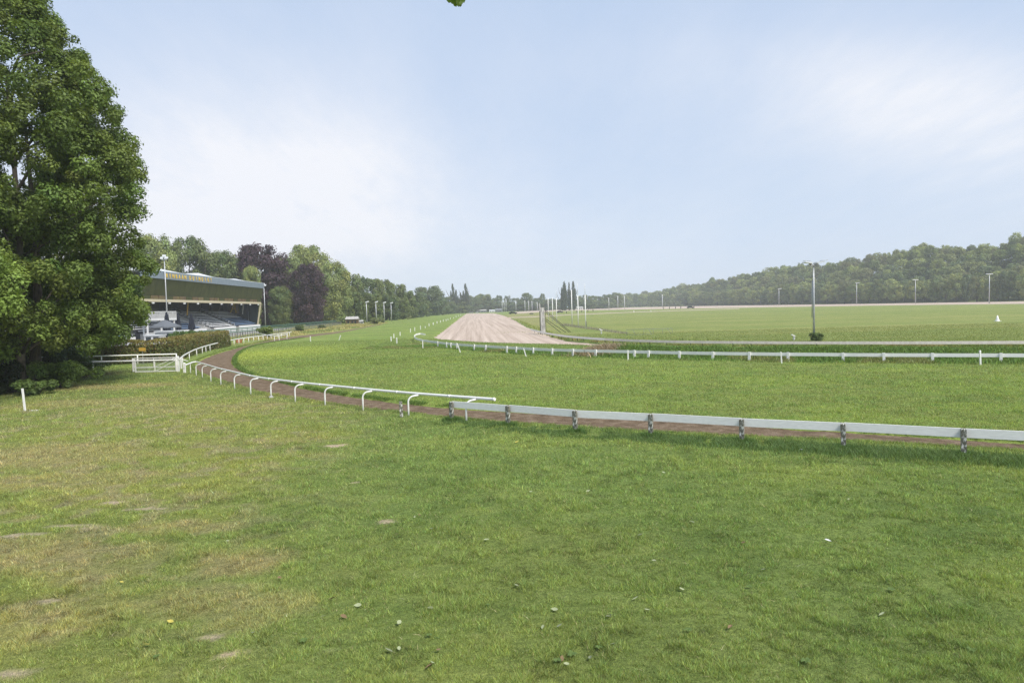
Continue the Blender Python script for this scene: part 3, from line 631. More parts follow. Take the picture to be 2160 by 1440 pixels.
# the wood behind them reads as one mass
Vs, Fs, Cs = [], [], []; nb = 0
protos = []
for _ in range(4):
    cs_ = []; 
    while len(cs_) < 46:
        t = rng.uniform(.1, 1); R = roundp(t) * .5; a = rng.uniform(0, 6.283); q_ = math.sqrt(rng.uniform(.15, 1)) * R * .85; cs_.append((math.cos(a) * q_, math.sin(a) * q_, t * .92))
    P, Nn, ids = crown_points(cs_, [.15 * rng.uniform(.7, 1.3) for _ in cs_], 62); V, F = leaf_quads(P, Nn, .036)
    sh = rng.normal(1, .14, 46)[ids]; protos.append((V, F, np.repeat(sh, 4)))
row_off = [14, 30, 46, 62, 80, 97]
for ro in row_off:
    px = 1285 + rng.uniform(0, 8)
    while px < 2240:
        Y = float(wood_Y(px)) + ro + rng.uniform(-5, 5); x = (px - 1080) / 1500 * Y; z = gz(x, Y)
        hh = rng.uniform(12.5, 18.5) + (rng.uniform(1, 4.5) if rng.uniform() < .2 else 0); ww = rng.uniform(9, 14) * (1.25 if px < 1650 else 1)
        V, F, sh = protos[int(rng.integers(4))]; a = rng.uniform(0, 6.28); ca, sa = math.cos(a), math.sin(a)
        V2 = np.stack([(V[:, 0] * ca - V[:, 1] * sa) * ww + x, (V[:, 0] * sa + V[:, 1] * ca) * ww + Y, V[:, 2] * hh * .8 + z + hh * .2], 1)
        bc = np.array([G_MID, G_BL, G_LT, (.20, .225, .085), (.17, .175, .08)][int(rng.integers(5))]) * rng.uniform(.9, 1.35)
        Vs.append(V2); Fs.append(F + nb); nb += len(V2); Cs.append(bc[None] * sh[:, None]); px += (11 if px < 1500 else 15 if px < 1800 else 21) * rng.uniform(.8, 1.2)
o = obj_np('woodland', mesh_np('woodland', np.concatenate(Vs), np.concatenate(Fs), np.concatenate(Cs)), M['leaf'])
tag(o, 'dense broadleaf wood covering the dune behind the front row of trees', 'woodland', kind='stuff')
# low scrub at the foot of the wood and along the left verge
def shrub(name, label, x, y, z, w, h, col, group=None, cat='shrub', n=26, per=120, leaf=None, dep=None):
    cs_ = [(rng.normal(0, .22) * w, rng.normal(0, .22) * (dep or w), rng.uniform(.15, .75) * h) for _ in range(n)]
    rs = [min(w, h) * rng.uniform(.16, .30) for _ in cs_]; P, Nn, ids = crown_points(cs_, rs, per, .8); P[:, 2] = np.maximum(P[:, 2], .02)
    sh = rng.normal(1, .15, n)[ids]; V, F = leaf_quads(P, Nn, leaf or .05)
    t = empty(name, (x, y, z)); tag(t, label, cat, group)
    obj_np('foliage', mesh_np('foliage', V, F, np.repeat(np.array(col)[None] * sh[:, None], 4, 0)), M['leaf'], t)
    mb = MB()
    for k in range(5):
        a = k * 1.26; mb.tube([(0, 0, -.05), (math.cos(a) * w * .12, math.sin(a) * w * .12, h * .35), (math.cos(a) * w * .22, math.sin(a) * w * .22, h * .62)], [.02 * h + .01, .013 * h, .004], 5)
    mb.build('stem', M['bark'], t); return t
p = U(565, 712); shrub('round_shrub', 'light green rounded shrub beside the white rail and picket fence', p[0], p[1], 0, 3.0, 2.3, (.17, .22, .05), leaf=.13)
p = U(633, 700); shrub('small_shrub', 'small green shrub poking up by the picket fence', p[0], p[1], 0, 1.9, 1.9, (.11, .15, .05), leaf=.14)
p = U(680, 694); shrub('small_shrub', 'smaller shrub further along the picket fence, right of the first', p[0], p[1], 0, 1.8, 1.4, (.13, .16, .06), leaf=.14)
p = U(790, 683.5); shrub('small_shrub', 'wide low pale bush between the slim lamp posts at the wood edge', p[0], p[1], 0, 6.5, 2.4, (.18, .21, .08), leaf=.2)
p = U(1725, 719); shrub('small_shrub', 'dark bush with stray shoots at the foot of the floodlight mast', p[0] + .15, p[1] + .3, -.15, 1.2, 1.15, (.10, .145, .040), leaf=.07)
for i, px in enumerate([1330, 1352, 1378, 1400, 1425]):
    Yf = float(wood_Y(px)) - 60; x = (px - 1080) / 1500 * Yf
    shrub('willow_bush', 'pale bushy willow at the foot of the far wood, %s from the left' % ordw(i), x, Yf, 0, 20, 11 - i * .8, (.15, .185, .085), 'pale bushes at the far corner', leaf=.5)
# ---- the big trees on the left
def limb_tree(name, label, x, y, h, prof, cx, cy, ncl, per, leaf, rc, col, trunks, depth=8.5, keepf=None, zmin=2.6, light=None):
    t = empty(name, (x, y, 0)); tag(t, label, 'tree'); cs_, rs = [], []; tries = 0
    while len(cs_) < ncl and tries < ncl * 90:
        tries += 1
        z = rng.uniform(zmin, h); R = prof(z)
        if R < .4 or rng.uniform() > R / 9.5 + .2: continue
        a = rng.uniform(0, 6.283); q_ = rng.uniform(.15, 1) ** .5 * max(R - rc * .5, .2)
        lx, ly = cx + math.cos(a) * q_, cy + math.sin(a) * q_ * depth / 9
        if keepf and not keepf(lx, ly, z): continue
        if float(fbm(np.array([lx * 1.0 + z * .7]), np.array([z * 1.3 + ly * .6]), 3.4, 2, 301)[0]) < .40 - .06 * (z < 8): continue
        if z > 17 and rng.uniform() < .25: continue
        rs.append(rc * rng.uniform(.5, 1.25))
        if rng.uniform() < .12:      # loose sprays that stand out of the outline
            q_ = R * rng.uniform(.86, .98); lx, ly = cx + math.cos(a) * q_, cy + math.sin(a) * q_ * depth / 9; rs[-1] = rc * rng.uniform(.35, .65)
        cs_.append((lx - x, ly - y, z))
    P, Nn, ids = crown_points(cs_, rs, per, .85, .2)
    # sprays of leaves stick out of each clump
    sh = rng.normal(1, .13, len(cs_))[ids]; wm = rng.normal(0, .06, len(cs_))[ids]
    V, F = leaf_quads(P, Nn, leaf, .55, .5)
    cc = np.stack([col[0] * sh * (1 + wm), col[1] * sh, col[2] * sh], 1)
    obj_np('crown', mesh_np('crown', V, F, np.repeat(cc, 4, 0)), M['leaf'], t)
    for (pts, r, mt) in trunks:
        mb = MB(); P0 = [(a - x, b - y, c) for a, b, c in pts]; n = len(P0); rad = [r * (1 - .75 * (k / (n - 1)) ** 1.2) for k in range(n)]; rad[0] *= 1.35
        mb.tube(P0, rad, 10); mb.build('trunk', M[mt], t)
    # main limbs reach the leaf clumps
    mb = MB(); sel = sorted(range(len(cs_)), key=lambda k: rng.uniform())[:46]
    top = trunks[0][0]
    for k in sel:
        c = np.array(cs_[k]); zb = max(2.2, c[2] - rng.uniform(1.5, 5)); j = np.interp(zb, [p[2] for p in top], [p[0] for p in top]) - x, np.interp(zb, [p[2] for p in top], [p[1] for p in top]) - y
        a = np.array([j[0], j[1], zb]); m_ = (a + c) / 2 + np.array([rng.normal(0, .3), rng.normal(0, .3), .5]); mb.tube([a, m_, c], [.11, .07, .02], 5)
    mb.build('limb', M['bark'], t); return t
zz = [0.5, 1.5, 2.5, 3.7, 5.5, 7.7, 9.9, 12.9, 16, 18.6, 20.4, 22.3, 24, 25.6, 27.5]
rr_ = [2.0, 3.4, 5.6, 7.6, 8.3, 8.7, 8.1, 8.4, 8.3, 7.3, 6.3, 4.9, 3.9, 2.7, 1.1]
bx, by = U(42, 826)[:2]
def T3(px0, py0, px1, py1, Y, up):
    a = D(px0, py0, Y); b = D(px1, py1, Y); return [(a[0], Y, -.1), ((a[0] * .5 + b[0] * .5), Y, (a[2] + b[2]) / 2), (b[0], Y, b[2]), (b[0] + .1, Y + .3, b[2] + up * .4), (b[0] - .3, Y + .5, b[2] + up)]
limb_tree('maple_tree', 'huge dark green maple with a rough trunk filling the left side of the view', bx, by, 27.5, lambda z: float(np.interp(z, zz, rr_)), -32.7, 47.0, 1150, 270, .105, .82, (.140, .195, .042),
          [(T3(40, 826, 44, 700, float(by), 16), .36, 'bark_light'), (T3(72, 800, 78, 700, 49.5, 14), .42, 'bark'), (T3(66, 790, 84, 705, 48.6, 6), .13, 'bark_light')], 9.0)
p = U(103, 778)
limb_tree('maple_tree', 'slender reddish trunked tree standing just right of the huge maple trunk', float(p[0]), float(p[1]), 20, lambda z: float(np.interp(z, [2, 4, 7, 12, 17, 20], [1.5, 4.2, 6, 6.2, 4, 1])), float(p[0]) + 2.2, float(p[1]) + 1.0, 170, 260, .13, 1.25, (.150, .195, .045),
          [(T3(103, 775, 102, 690, float(p[1]), 12), .30, 'bark')], 8)
limb_tree('maple_tree', 'large tree added at the left edge to shade the shrubs, foliage hanging low', -45.0, 52.0, 24, lambda z: float(np.interp(z, [1, 4, 8, 14, 20, 24], [4.5, 8.5, 9.5, 9.5, 6, 1])), -44.5, 52.0, 260, 200, .17, 1.5, (.13, .18, .045),  # extra tree, trunk out of view, added to shade the undergrowth
          [([(-45, 52, -.1), (-44.8, 52, 6), (-45, 52, 14)], .4, 'bark')], 9, zmin=1.2)
p = D(12, 590, 36); limb_tree('maple_tree', 'brighter green branchy tree reaching in from the left edge before the maple', -31.5, 36, 9.5, lambda z: float(np.interp(z, [3.6, 5, 7, 9, 9.5], [2.0, 3.6, 3.6, 2.0, .5])), -29.0, 36.5, 60, 330, .095, .8, (.19, .27, .055),
          [([(-31.5, 36, -.1), (-31.2, 36, 4), (-30.5, 36.2, 7.5)], .2, 'bark')], 8, keepf=lambda x, y, z: x < -22.6 - .0 * z and x < -25.4 + .7 * (z > 5), zmin=3.9)
p = U(277, 752); T = tree('slender_tree', 'slender young tree with a thin bare trunk behind the hedge, beside the big maple', 'tree', 'fine', p[0] - .4, 74, 0, 9.6, 6.6, (.150, .205, .045), None, .20)
p = U(277, 748)
# undergrowth below the big trees; its deep shade is put into the darkest leaf colours
for i, (px, py, w, h, c, lab) in enumerate([
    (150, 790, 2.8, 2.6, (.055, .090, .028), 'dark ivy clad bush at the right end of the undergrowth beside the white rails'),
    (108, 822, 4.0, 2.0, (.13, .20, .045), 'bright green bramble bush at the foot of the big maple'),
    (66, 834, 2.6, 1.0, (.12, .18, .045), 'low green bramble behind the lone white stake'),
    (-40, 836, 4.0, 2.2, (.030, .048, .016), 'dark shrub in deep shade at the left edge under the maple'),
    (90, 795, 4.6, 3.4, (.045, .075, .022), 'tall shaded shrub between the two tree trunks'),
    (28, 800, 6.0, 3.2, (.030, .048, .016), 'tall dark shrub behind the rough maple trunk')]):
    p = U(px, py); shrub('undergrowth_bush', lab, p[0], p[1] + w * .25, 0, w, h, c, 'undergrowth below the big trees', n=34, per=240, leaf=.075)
# leafy twig hanging into the top of the view
t = empty('leafy_branch', tuple(D(967, -60, 7.5))); tag(t, 'small sprig of green leaves hanging into the top of the view', 'branch')
c0 = D(967, -60, 7.5); mb = MB(); P = [(0, 0, 0)] + [tuple(D(967 + dx, py, 7.5) - c0) for dx, py in ((-4, -30), (-1, -8), (3, 2))]; mb.tube([(-5.0, 1.2, 3.6), (-2.4, .9, 2.1), (-.8, .5, .9), (-.3, .2, .35)] + P, [.05, .028, .012, .009, .006, .004, .003, .0015], 5); mb.build('twig', M['bark'], t)
LV = [(950, 1, 17, -.5), (957, 5, 15, -1.0), (966, 4, 16, -1.45), (975, 3, 15, -2.2), (980, -4, 14, -2.6), (962, -6, 16, -.8), (972, 8, 11, -1.8), (985, -14, 16, -2.9), (947, -12, 16, .1), (966, -20, 16, 1.4), (940, -26, 16, .6), (990, -34, 16, 2.6)]
for (px, py, s, a) in LV:
    c = D(px, py, 7.5 + rng.uniform(-.05, .05)) - c0; k = s / 1500 * 7.5 * .62; d = Vector((math.cos(a), rng.uniform(-.3, .3), math.sin(a))).normalized(); n_ = d.cross(Vector((.2, 1, .3))).normalized(); b = n_
    pts = [(-1, 0), (-.6, .45), (0, .62), (.25, .34), (.7, .42), (1.15, 0), (.7, -.42), (.25, -.34), (0, -.62), (-.6, -.45)]
    mb = MB(); V = [Vector(c) + d * (u * k) + b * (v * k) + Vector((0, -.12 * k * abs(v), 0)) for u, v in pts]; V.append(Vector(c)); mb.add(V, [(10, q1, (q1 + 1) % 10) for q1 in range(10)])
    lo = mb.build('leaf', None, t); me = lo.data; a_ = me.color_attributes.new('col', 'FLOAT_COLOR', 'POINT'); a_.data.foreach_set('color', np.tile(np.array([.13, .20, .03, 1], np.float32), len(me.vertices))); me.materials.append(M['leaf'])
# hedge
def hedge():
    base = [U(x, y)[:2] for x, y in [(484,731),(462,735),(440,739),(415,746),(395,753),(375,760),(345,765.5)]]
    e = U(330, 772); base += [np.array([e[0] - 14, e[1] + 3.0]), np.array([e[0] - 34, e[1] + 3.5]), np.array([-78, e[1] + 4.0])]
    SG = 1.0; base = smoothpl(base, 2); B = interp_pts(base, .45); B = [b[:2] for b in B]; n = len(B); cs_, hs_ = [], []
    t = empty('clipped_hedge', (float(B[n // 3][0]), float(B[n // 3][1]), 0)); tag(t, 'long clipped hedge with yellowing top curving behind the white rails and gate', 'hedge')
    o = np.array([t.location.x, t.location.y, 0]); P, Nn, c = [], [], []
    for i, b in enumerate(B):
        a = B[max(0, i - 1)]; d = B[min(n - 1, i + 1)] - a; d = d / np.linalg.norm(d); nr = np.array([-d[1], d[0]]) * SG
        H = 2.15 + .08 * math.sin(i * .9); k = 520
        u = rng.uniform(-.5, .5, k)[:, None] * d * .5; face = rng.uniform(0, 1, k)
        dep = np.where(face < .55, rng.normal(.0, .07, k), rng.uniform(-1.6, 0, k)); z = np.where(face < .55, rng.uniform(0.02, H, k), H + rng.normal(0, .05, k))
        dep = dep + .13 * np.sin(z * 2.6 + i * .7)
        xy = b + u + nr * dep[:, None]; P.append(np.concatenate([xy, z[:, None]], 1)); nn = np.where((face < .55)[:, None], np.r_[nr, .4][None], np.array([[0, 0, 1.0]])); Nn.append(nn)
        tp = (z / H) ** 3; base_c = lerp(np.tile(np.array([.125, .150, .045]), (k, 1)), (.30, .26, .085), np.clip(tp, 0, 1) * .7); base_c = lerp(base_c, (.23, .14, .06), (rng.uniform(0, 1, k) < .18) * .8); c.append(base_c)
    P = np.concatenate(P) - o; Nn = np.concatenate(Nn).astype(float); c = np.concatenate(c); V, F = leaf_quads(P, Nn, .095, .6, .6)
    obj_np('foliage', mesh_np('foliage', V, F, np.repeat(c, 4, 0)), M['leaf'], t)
    mb = MB()
    for i in range(0, n - 1):
        a, b = B[i], B[i + 1]; d = (b - a) / np.linalg.norm(b - a); nr = np.array([-d[1], d[0]]) * SG
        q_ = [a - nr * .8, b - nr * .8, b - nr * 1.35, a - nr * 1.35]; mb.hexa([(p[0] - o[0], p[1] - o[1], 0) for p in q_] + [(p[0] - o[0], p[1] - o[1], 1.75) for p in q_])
    m = mat('hedge_core', (.035, .045, .018), .9, .4, 3); mb.build('solid_core', m, t)  # solid dark box filling the hedge behind its leaves
hedge()
# ------------------------------------------------------------------ rails, posts, gates
def V3(p): return Vector((float(p[0]), float(p[1]), float(p[2]) if len(p) > 2 else 0.0))
def child_copies(parent, first, locs, rots=None):
    for k, l in enumerate(locs):
        c = first if k == 0 else first.copy()
        if k: link(c, parent)
        c.location = l
        if rots: c.rotation_euler = rots[k]
# 1 plank fence in front
t = empty('plank_fence', tuple(FB[3])); tag(t, 'low white plank fence on peeling square posts running along the front right', 'fence'); o0 = V3(FB[3])
tops = [(953,847),(1071,854),(1213,862),(1372,869),(1565,880),(1780,893),(2032,904)]
PZ = [.80, .80, .80, .80, .80, .80, .80, .80]
def post_mb(h, w=.135, z0=-.3):
    mb = MB(); mb.box(-w / 2, w / 2, -w / 2, w / 2, z0, h - .03); b = w / 2; mb.hexa([(-b, -b, h - .03), (b, -b, h - .03), (b, b, h - .03), (-b, b, h - .03), (-b + .02, -b + .02, h), (b - .02, -b + .02, h), (b - .02, b - .02, h), (-b + .02, b - .02, h)]); return mb
pm = mat('post_top_paint', (.72, .73, .73), .6, .15, 8)
for i, p in enumerate(FB):
    po = post_mb(.80 + rng.uniform(-.01, .02)).build('post', M['post'], t); po.location = V3(p) - o0; ang = math.atan2(FB[min(i + 1, 7)][1] - FB[max(i - 1, 0)][1], FB[min(i + 1, 7)][0] - FB[max(i - 1, 0)][0])
    po.rotation_euler = (rng.uniform(-.02, .02), rng.uniform(-.035, .02), ang)
for i in range(7):
    a, b = V3(FB[i]) - o0, V3(FB[i + 1]) - o0; d = (b - a).normalized(); nn = Vector((-d.y, d.x, 0)) * .105
    if i == 0: a = a - d * .05
    dz = [.0, .01, -.012, .006, -.006, .01, 0][i]
    mb = MB(); mb.bar(a + nn + Vector((0, 0, .665 + dz)) + d * .007, b + nn + Vector((0, 0, .665 + dz * .2)) - d * .007, .045, .255); mb.build('plank', M['plank'], t)
if True:
    p = U(847, 880); o = post_mb(.68, .13).build('wooden_post', M['post']); o.location = V3(p); o.rotation_euler = (0, -.03, .2)
    tag(o, 'lone peeling square post standing without a plank beside the curved white rail', 'post')
# 2 white tube rail with swan neck posts
rb = [(402,787),(414,792.5),(427,797),(445,805),(466,811.5),(495,820.5),(529,831),(572,838),(623,847),(686,855),(766,866),(862,877.5),(984,889.5)]
RB = [U(*p) for p in rb]
t = empty('curved_rail', tuple(RB[8])); tag(t, 'white tubular running rail on swan neck posts curving round the brown dirt track', 'rail'); o0 = V3(RB[8]); RH = .93; joins = []
for i, p in enumerate(RB):
    a, b = RB[max(0, i - 1)], RB[min(len(RB) - 1, i + 1)]; d = Vector((b[0] - a[0], b[1] - a[1], 0)).normalized(); nn = Vector((-d.y, d.x, 0)); nn = nn if nn.y > -.2 and nn.x > -.9 and (nn.y > 0 or nn.x > 0) else -nn
    dd = (nn * .8 + d * .6).normalized(); mb = MB(); c = V3(p) - o0; R = .26
    pts = [c + Vector((0, 0, -.2)), c + Vector((0, 0, .35)), c + Vector((0, 0, RH - .08 - R))]
    for k in range(1, 7):
        th = k / 6 * math.pi / 2; pts.append(c + dd * (R * (1 - math.cos(th))) + Vector((0, 0, RH - .08 - R + R * math.sin(th))))
    pts.append(c + dd * (R + .22) + Vector((0, 0, RH - .05))); mb.tube(pts, .038, 8); mb.build('post', M['white'], t); joins.append(c + dd * (R + .17) + Vector((0, 0, RH)))
end = joins[-1] + (joins[-1] - joins[-2]).normalized() * .85
st = V3(U(392, 769.5, RH)) - o0
def rail_tube(parent, pts, w, h, m, name='rail_tube'):
    mb = MB(); P = [Vector(p) for p in pts]; n = len(P); ring = []; seg = 10
    Vv = []
    for i, p in enumerate(P):
        d = (P[min(i + 1, n - 1)] - P[max(i - 1, 0)]); d.z = 0; d.normalize(); x = Vector((d.y, -d.x, 0))
        for k in range(seg): a = 2 * math.pi * k / seg; Vv.append(p + x * (math.cos(a) * w / 2) + Vector((0, 0, math.sin(a) * h / 2)))
    F = [(i * seg + k, i * seg + (k + 1) % seg, (i + 1) * seg + (k + 1) % seg, (i + 1) * seg + k) for i in range(n - 1) for k in range(seg)] + [tuple(range(seg))[::-1], tuple((n - 1) * seg + k for k in range(seg))]
    mb.add(Vv, F, True); return mb.build(name, m, parent)
Pj = [st] + joins + [end]; Pc = [Vector(p) for p in smoothpl([np.array(p) for p in Pj], 2)]
rail_tube(t, Pc, .09, .115, M['white'])
for k in (2, 4, 6, 7, 8, 9, 10, 11, 12):
    c_ = joins[k] * .55 + joins[k - 1] * .45; d_ = (joins[k] - joins[k - 1]).normalized(); MB().tube([c_ - d_ * .07, c_ + d_ * .07], .062, 10).build('joint_sleeve', M['plank'], t)
mb = MB(); e = end; d = (joins[-1] - joins[-2]).normalized(); mb.tube([e - d * .02, e + d * .09], .068, 10); mb.build('end_cap', M['white'], t)
mb = MB(); c = V3(RB[7]) - o0; mb.lathe([(.14, 0), (.10, .07), (.05, .10)], 8, tuple(c)); mb.build('concrete_foot', M['concrete'], t)
# 3 rail beyond the gate
def simple_rail(name, label, cat, px_pts, zr, post_px, w, h, m, pw=.07, over=0.0, zpost=None, base_drop=.2, wood=False, tops=0.0):
    P = [U(x, y, zr) for x, y in px_pts]; t = empty(name, (float(P[len(P) // 2][0]), float(P[len(P) // 2][1]), 0)); tag(t, label, cat); o0 = V3(t.location)
    Pc = [Vector(p) - o0 for p in smoothpl(P, 2)]; rail_tube(t, Pc, w, h, m)
    xs = np.array([azp(q + o0) for q in Pc]); first = None
    for x in post_px:
        j = int(np.argmin(abs(xs - x))); q = Pc[j]; g_ = gz(q.x + o0.x, q.y + o0.y)
        if wood: mb = MB(); mb.box(-pw / 2, pw / 2, -pw / 2, pw / 2, g_ - .2, zr + h / 2 + tops); po = mb.build('post', m if not isinstance(wood, str) else M[wood], t)
        else: mb = MB(); mb.tube([(0, 0, g_ - .2), (0, 0, zr - h * .3)], pw / 2, 8); po = mb.build('post', m, t)
        po.location = (q.x, q.y, 0)
    return t
def azp(p):                              # photograph column of a point
    v = CMn.T @ (np.array([p[0], p[1], p[2]]) - np.array([0, 0, CAM_H])); return 1080 + 1500 * v[0] / -v[2]
simple_rail('far_curved_rail', 'white tubular rail in front of the hedge rising from the gate towards the picket fence', 'rail',
            [(379,757),(385,751),(397,744),(410,737.5),(435,729),(477,719),(518,712),(560,707),(590,703.5),(615,700)], .78,
            [384,398,412,427,434,447,475,486,498,506,518,528,537,547,556,565,575,585,594,605,612], .09, .13, M['white'], .09)
t = simple_rail('loose_rail', 'detached white rail lying across the other one near the round shrub', 'rail', [(533,700),(550,703.5),(563,706.5),(577,708.5),(590,707.5),(605,704.8)], .85, [577,590,605], .09, .12, M['white'], .08)
# 4 rails on the left and the gate
def straight_rail(name, label, ya, z, xa, xb, Y, posts):
    A = D(xa, ya, Y); A[2] = z; x1 = D(xb, ya, Y)[0]; t = empty(name, ((A[0] + x1) / 2, Y, 0)); tag(t, label, 'rail'); ox = t.location.x
    rail_tube(t, [(A[0] - ox, 0, z), (x1 - ox, 0, z)], .09, .12, M['white'])
    for px in posts:
        x = D(px, 760, Y)[0] - ox; MB().tube([(x, 0, -.1), (x + .02, 0, z - .03)], .06, 8).build('post', M['white'], t)
    return t
Yn = 57.5; Yb = 66.5
straight_rail('low_white_rail', 'nearer white tube rail running left from the gate past the tree trunks', 762, 4.5 - (762 - HZ(240)) / 1500 * Yn, -60, 371, Yn, [-40, 25, 120, 195])
straight_rail('high_white_rail', 'upper white tube rail behind the gate and in front of the hedge', 750, 4.5 - (750 - HZ(240)) / 1500 * Yb, -60, 373, Yb, [-30, 100, 214, 290, 372])
def gate(name, label, xl, xr, Y, ztop, zbot, xs_mid, mesh=True, cat='gate'):
    a = D(xl, 760, Y)[0]; b = D(xr, 760, Y)[0]; t = empty(name, ((a + b) / 2, Y, 0)); tag(t, label, cat, 'white gates beside the tree'); c = (a + b) / 2; w = (b - a) / 2
    f = MB()
    for z in (ztop, zbot): f.bar((-w, 0, z), (w, 0, z), .07, .07)
    f.bar((-w, 0, ztop + .02), (-w, 0, zbot - .05), .08, .08); f.bar((w, 0, ztop + .02), (w, 0, zbot - .05), .08, .08); f.build('frame', M['white'], t)
    MB().bar((-w * .05, .01, ztop - .03), (-w * .05, .01, zbot + .03), .05, .05).build('upright', M['white'], t)
    MB().bar((0, -.045, zbot + .03), (w * .96, -.045, ztop - .05), .05, .04).build('brace', M['white'], t)
    if mesh:
        mb = MB(); n = int(2 * w / .10)
        for k in range(1, n): x = -w + 2 * w * k / n; mb.bar((x, .03, ztop - .03), (x, .03, zbot + .03), .014, .014)
        mb.build('wire_infill', M['galv'], t)
    return t
gate('field_gate', 'white wire filled gate standing nearest, right of the low rail', 285, 371, 57.2, .98, .10, None)
gate('field_gate', 'second white barred gate folded just behind the wire filled one', 283, 370, 58.3, 1.12, .36, None, False)
def gpost(px, pyb, h, w, label, hole=False):
    p = U(px, pyb); t = empty('gate_post', tuple(p)); tag(t, label, 'post', 'white gate posts'); mb = MB(); mb.box(-w / 2, w / 2, -w / 2, w / 2, -.2, h - .03); b = w / 2
    mb.hexa([(-b, -b, h - .03), (b, -b, h - .03), (b, b, h - .03), (-b, b, h - .03), (-b * .4, -b * .4, h + .02), (b * .4, -b * .4, h + .02), (b * .4, b * .4, h + .02), (-b * .4, b * .4, h + .02)]); mb.build('shaft', M['white'], t)
    if hole: MB().tube([(0, -b - .004, h * .45), (0, -b + .01, h * .45)], .035, 10).build('bolt_hole', M['dark'], t)
    return t
gpost(389.5, 786, .62 * 1.25, .16, 'thick white gate post with a dark round hole beside the rail end', True)
gpost(376.5, 784, 1.25, .16, 'tall white gate post at the right edge of the gates')
gpost(382.5, 778, .95, .11, 'thinner white post wedged between the tall gate post and the holed one')
gpost(281.5, 784.5, 1.12, .10, 'slim white post at the left end of the gates')
t = empty('latch_bar', tuple(U(385, 785))); tag(t, 'white curved bar linking the tall gate post to the rail end', 'bar')
MB().tube([(-.35, .1, .95), (-.15, .1, 1.02), (.1, .1, .98), (.35, .3, .86)], .03, 8).build('curved_tube', M['white'], t)
# 5 rail 2
t = empty('inner_plank_rail', (float(RAIL2[9][0]), float(RAIL2[9][1]), 0)); tag(t, 'long low white plank rail curving along the grass bank across the middle', 'rail'); o0 = V3(t.location)
Pc = [Vector(p) - o0 for p in smoothpl(RAIL2, 2)]; Pn = [Vector((p.x, p.y, p.z)) for p in Pc]
def plank_run(parent, P, w, h, m, name='plank'):
    mb = MB(); Vv = []; n = len(P)
    for i, p in enumerate(P):
        d = P[min(i + 1, n - 1)] - P[max(i - 1, 0)]; d.z = 0; d.normalize(); x = Vector((d.y, -d.x, 0)) * w / 2; z = Vector((0, 0, h / 2)); Vv += [p - x - z, p + x - z, p + x + z, p - x + z]
    F = [(i * 4 + k, i * 4 + (k + 1) % 4, (i + 1) * 4 + (k + 1) % 4, (i + 1) * 4 + k) for i in range(n - 1) for k in range(4)] + [(3, 2, 1, 0), tuple((n - 1) * 4 + k for k in range(4))]
    mb.add(Vv, F); return mb.build(name, m, parent)
plank_run(t, Pn, .05, .235, M['plank'])
xs_ = np.array([azp(q + o0) for q in Pc]); ys_ = np.array([q.y + o0.y for q in Pc])
for px in [880,893,904,914,927,940,955,972,992,1011,1037,1066,1098,1133,1174.5,1220,1270,1325,1383,1449,1522,1599,1684,1777.5,1878,1984,2098,2220]:
    j = int(np.argmin(abs(xs_ - px) + (ys_ > 86) * 500)); q = Pc[j]; j2 = min(j + 1, len(Pc) - 1); d = Pc[j2] - Pc[j - 1]; nn = Vector((d.y, -d.x, 0)).normalized() * .09; nn = nn if nn.y < 0 else -nn
    g_ = gz(q.x + o0.x, q.y + o0.y); mb = MB(); mb.box(-.085, .085, -.06, .06, g_ - .2, R2Z + .155); po = mb.build('post', M['plank'], t); po.location = (q.x + nn.x, q.y + nn.y, 0); po.rotation_euler = (0, rng.uniform(-.03, .03), math.atan2(d.y, d.x))
# joint sleeve
for px in (1224, 1242, 1255):
    j = int(np.argmin(abs(xs_ - px))); q = Pc[j]; d = (Pc[j + 1] - Pc[j]).normalized(); mb = MB(); mb.bar(q - d * .01, q + d * .01, .056, .245); mb.build('joint_strap', M['dark'], t)
# 6 inner rail of the sand track
t = empty('sand_track_rail', (float(INNER[4][0]), float(INNER[4][1]), 0)); tag(t, 'low rail on black brackets, white then weathered beige, inside the sand bend', 'rail'); o0 = V3(t.location)
Pc = [Vector(p) - o0 for p in smoothpl(INNER, 2)]; xs_ = np.array([azp(q + o0) for q in Pc]); k1 = int(np.argmin(abs(xs_ - 1272)))
plank_run(t, Pc[:k1 + 1], .06, .25, M['white'], 'white_plank'); plank_run(t, Pc[k1:], .06, .26, M['beige'], 'beige_plank')
for px in [1128,1136,1145,1152,1159,1167,1176,1185,1196,1207,1221,1236,1254,1274,1296,1321,1348,1378,1412,1449,1490,1533,1582,1633,1690,1749]:
    j = int(np.argmin(abs(xs_ - px))); q = Pc[j]; mb = MB(); g_ = -.45; mb.bar((0, -.03, -.12), (.05, .10, g_), .05, .05); mb.bar((0, -.05, -.13), (0, .12, -.15), .06, .04); po = mb.build('bracket', M['iron'], t); po.location = q
# ------------------------------------------------------------------ stakes
def stake(px, pyb, pyt, label, lean=0.0, w=.055, group='white marker stakes on the turf', name='marker_stake', z=0.0):
    p = U(px, pyb, z); h = (pyb - pyt) / 1500 * p[1]; p[2] = gz(p[0], p[1]); mb = MB(); mb.box(-w / 2, w / 2, -w / 2, w / 2, -.15, h * .97); b = w / 2
    mb.hexa([(-b, -b, h * .97), (b, -b, h * .97), (b, b, h * .97), (-b, b, h * .97), (-b * .5, -b * .5, h), (b * .5, -b * .5, h), (b * .5, b * .5, h), (-b * .5, b * .5, h)])
    o = mb.build(name, M['white']); o.location = p; o.rotation_euler = (0, lean, rng.uniform(-.4, .4)); return tag(o, label, 'stake', group)
stake(655, 720, 709, 'upright white stake alone on the turf nearest the brown track', w=.10)
stake(715, 717, 706, 'white stake leaning right on the turf by the left verge', .38, w=.10)
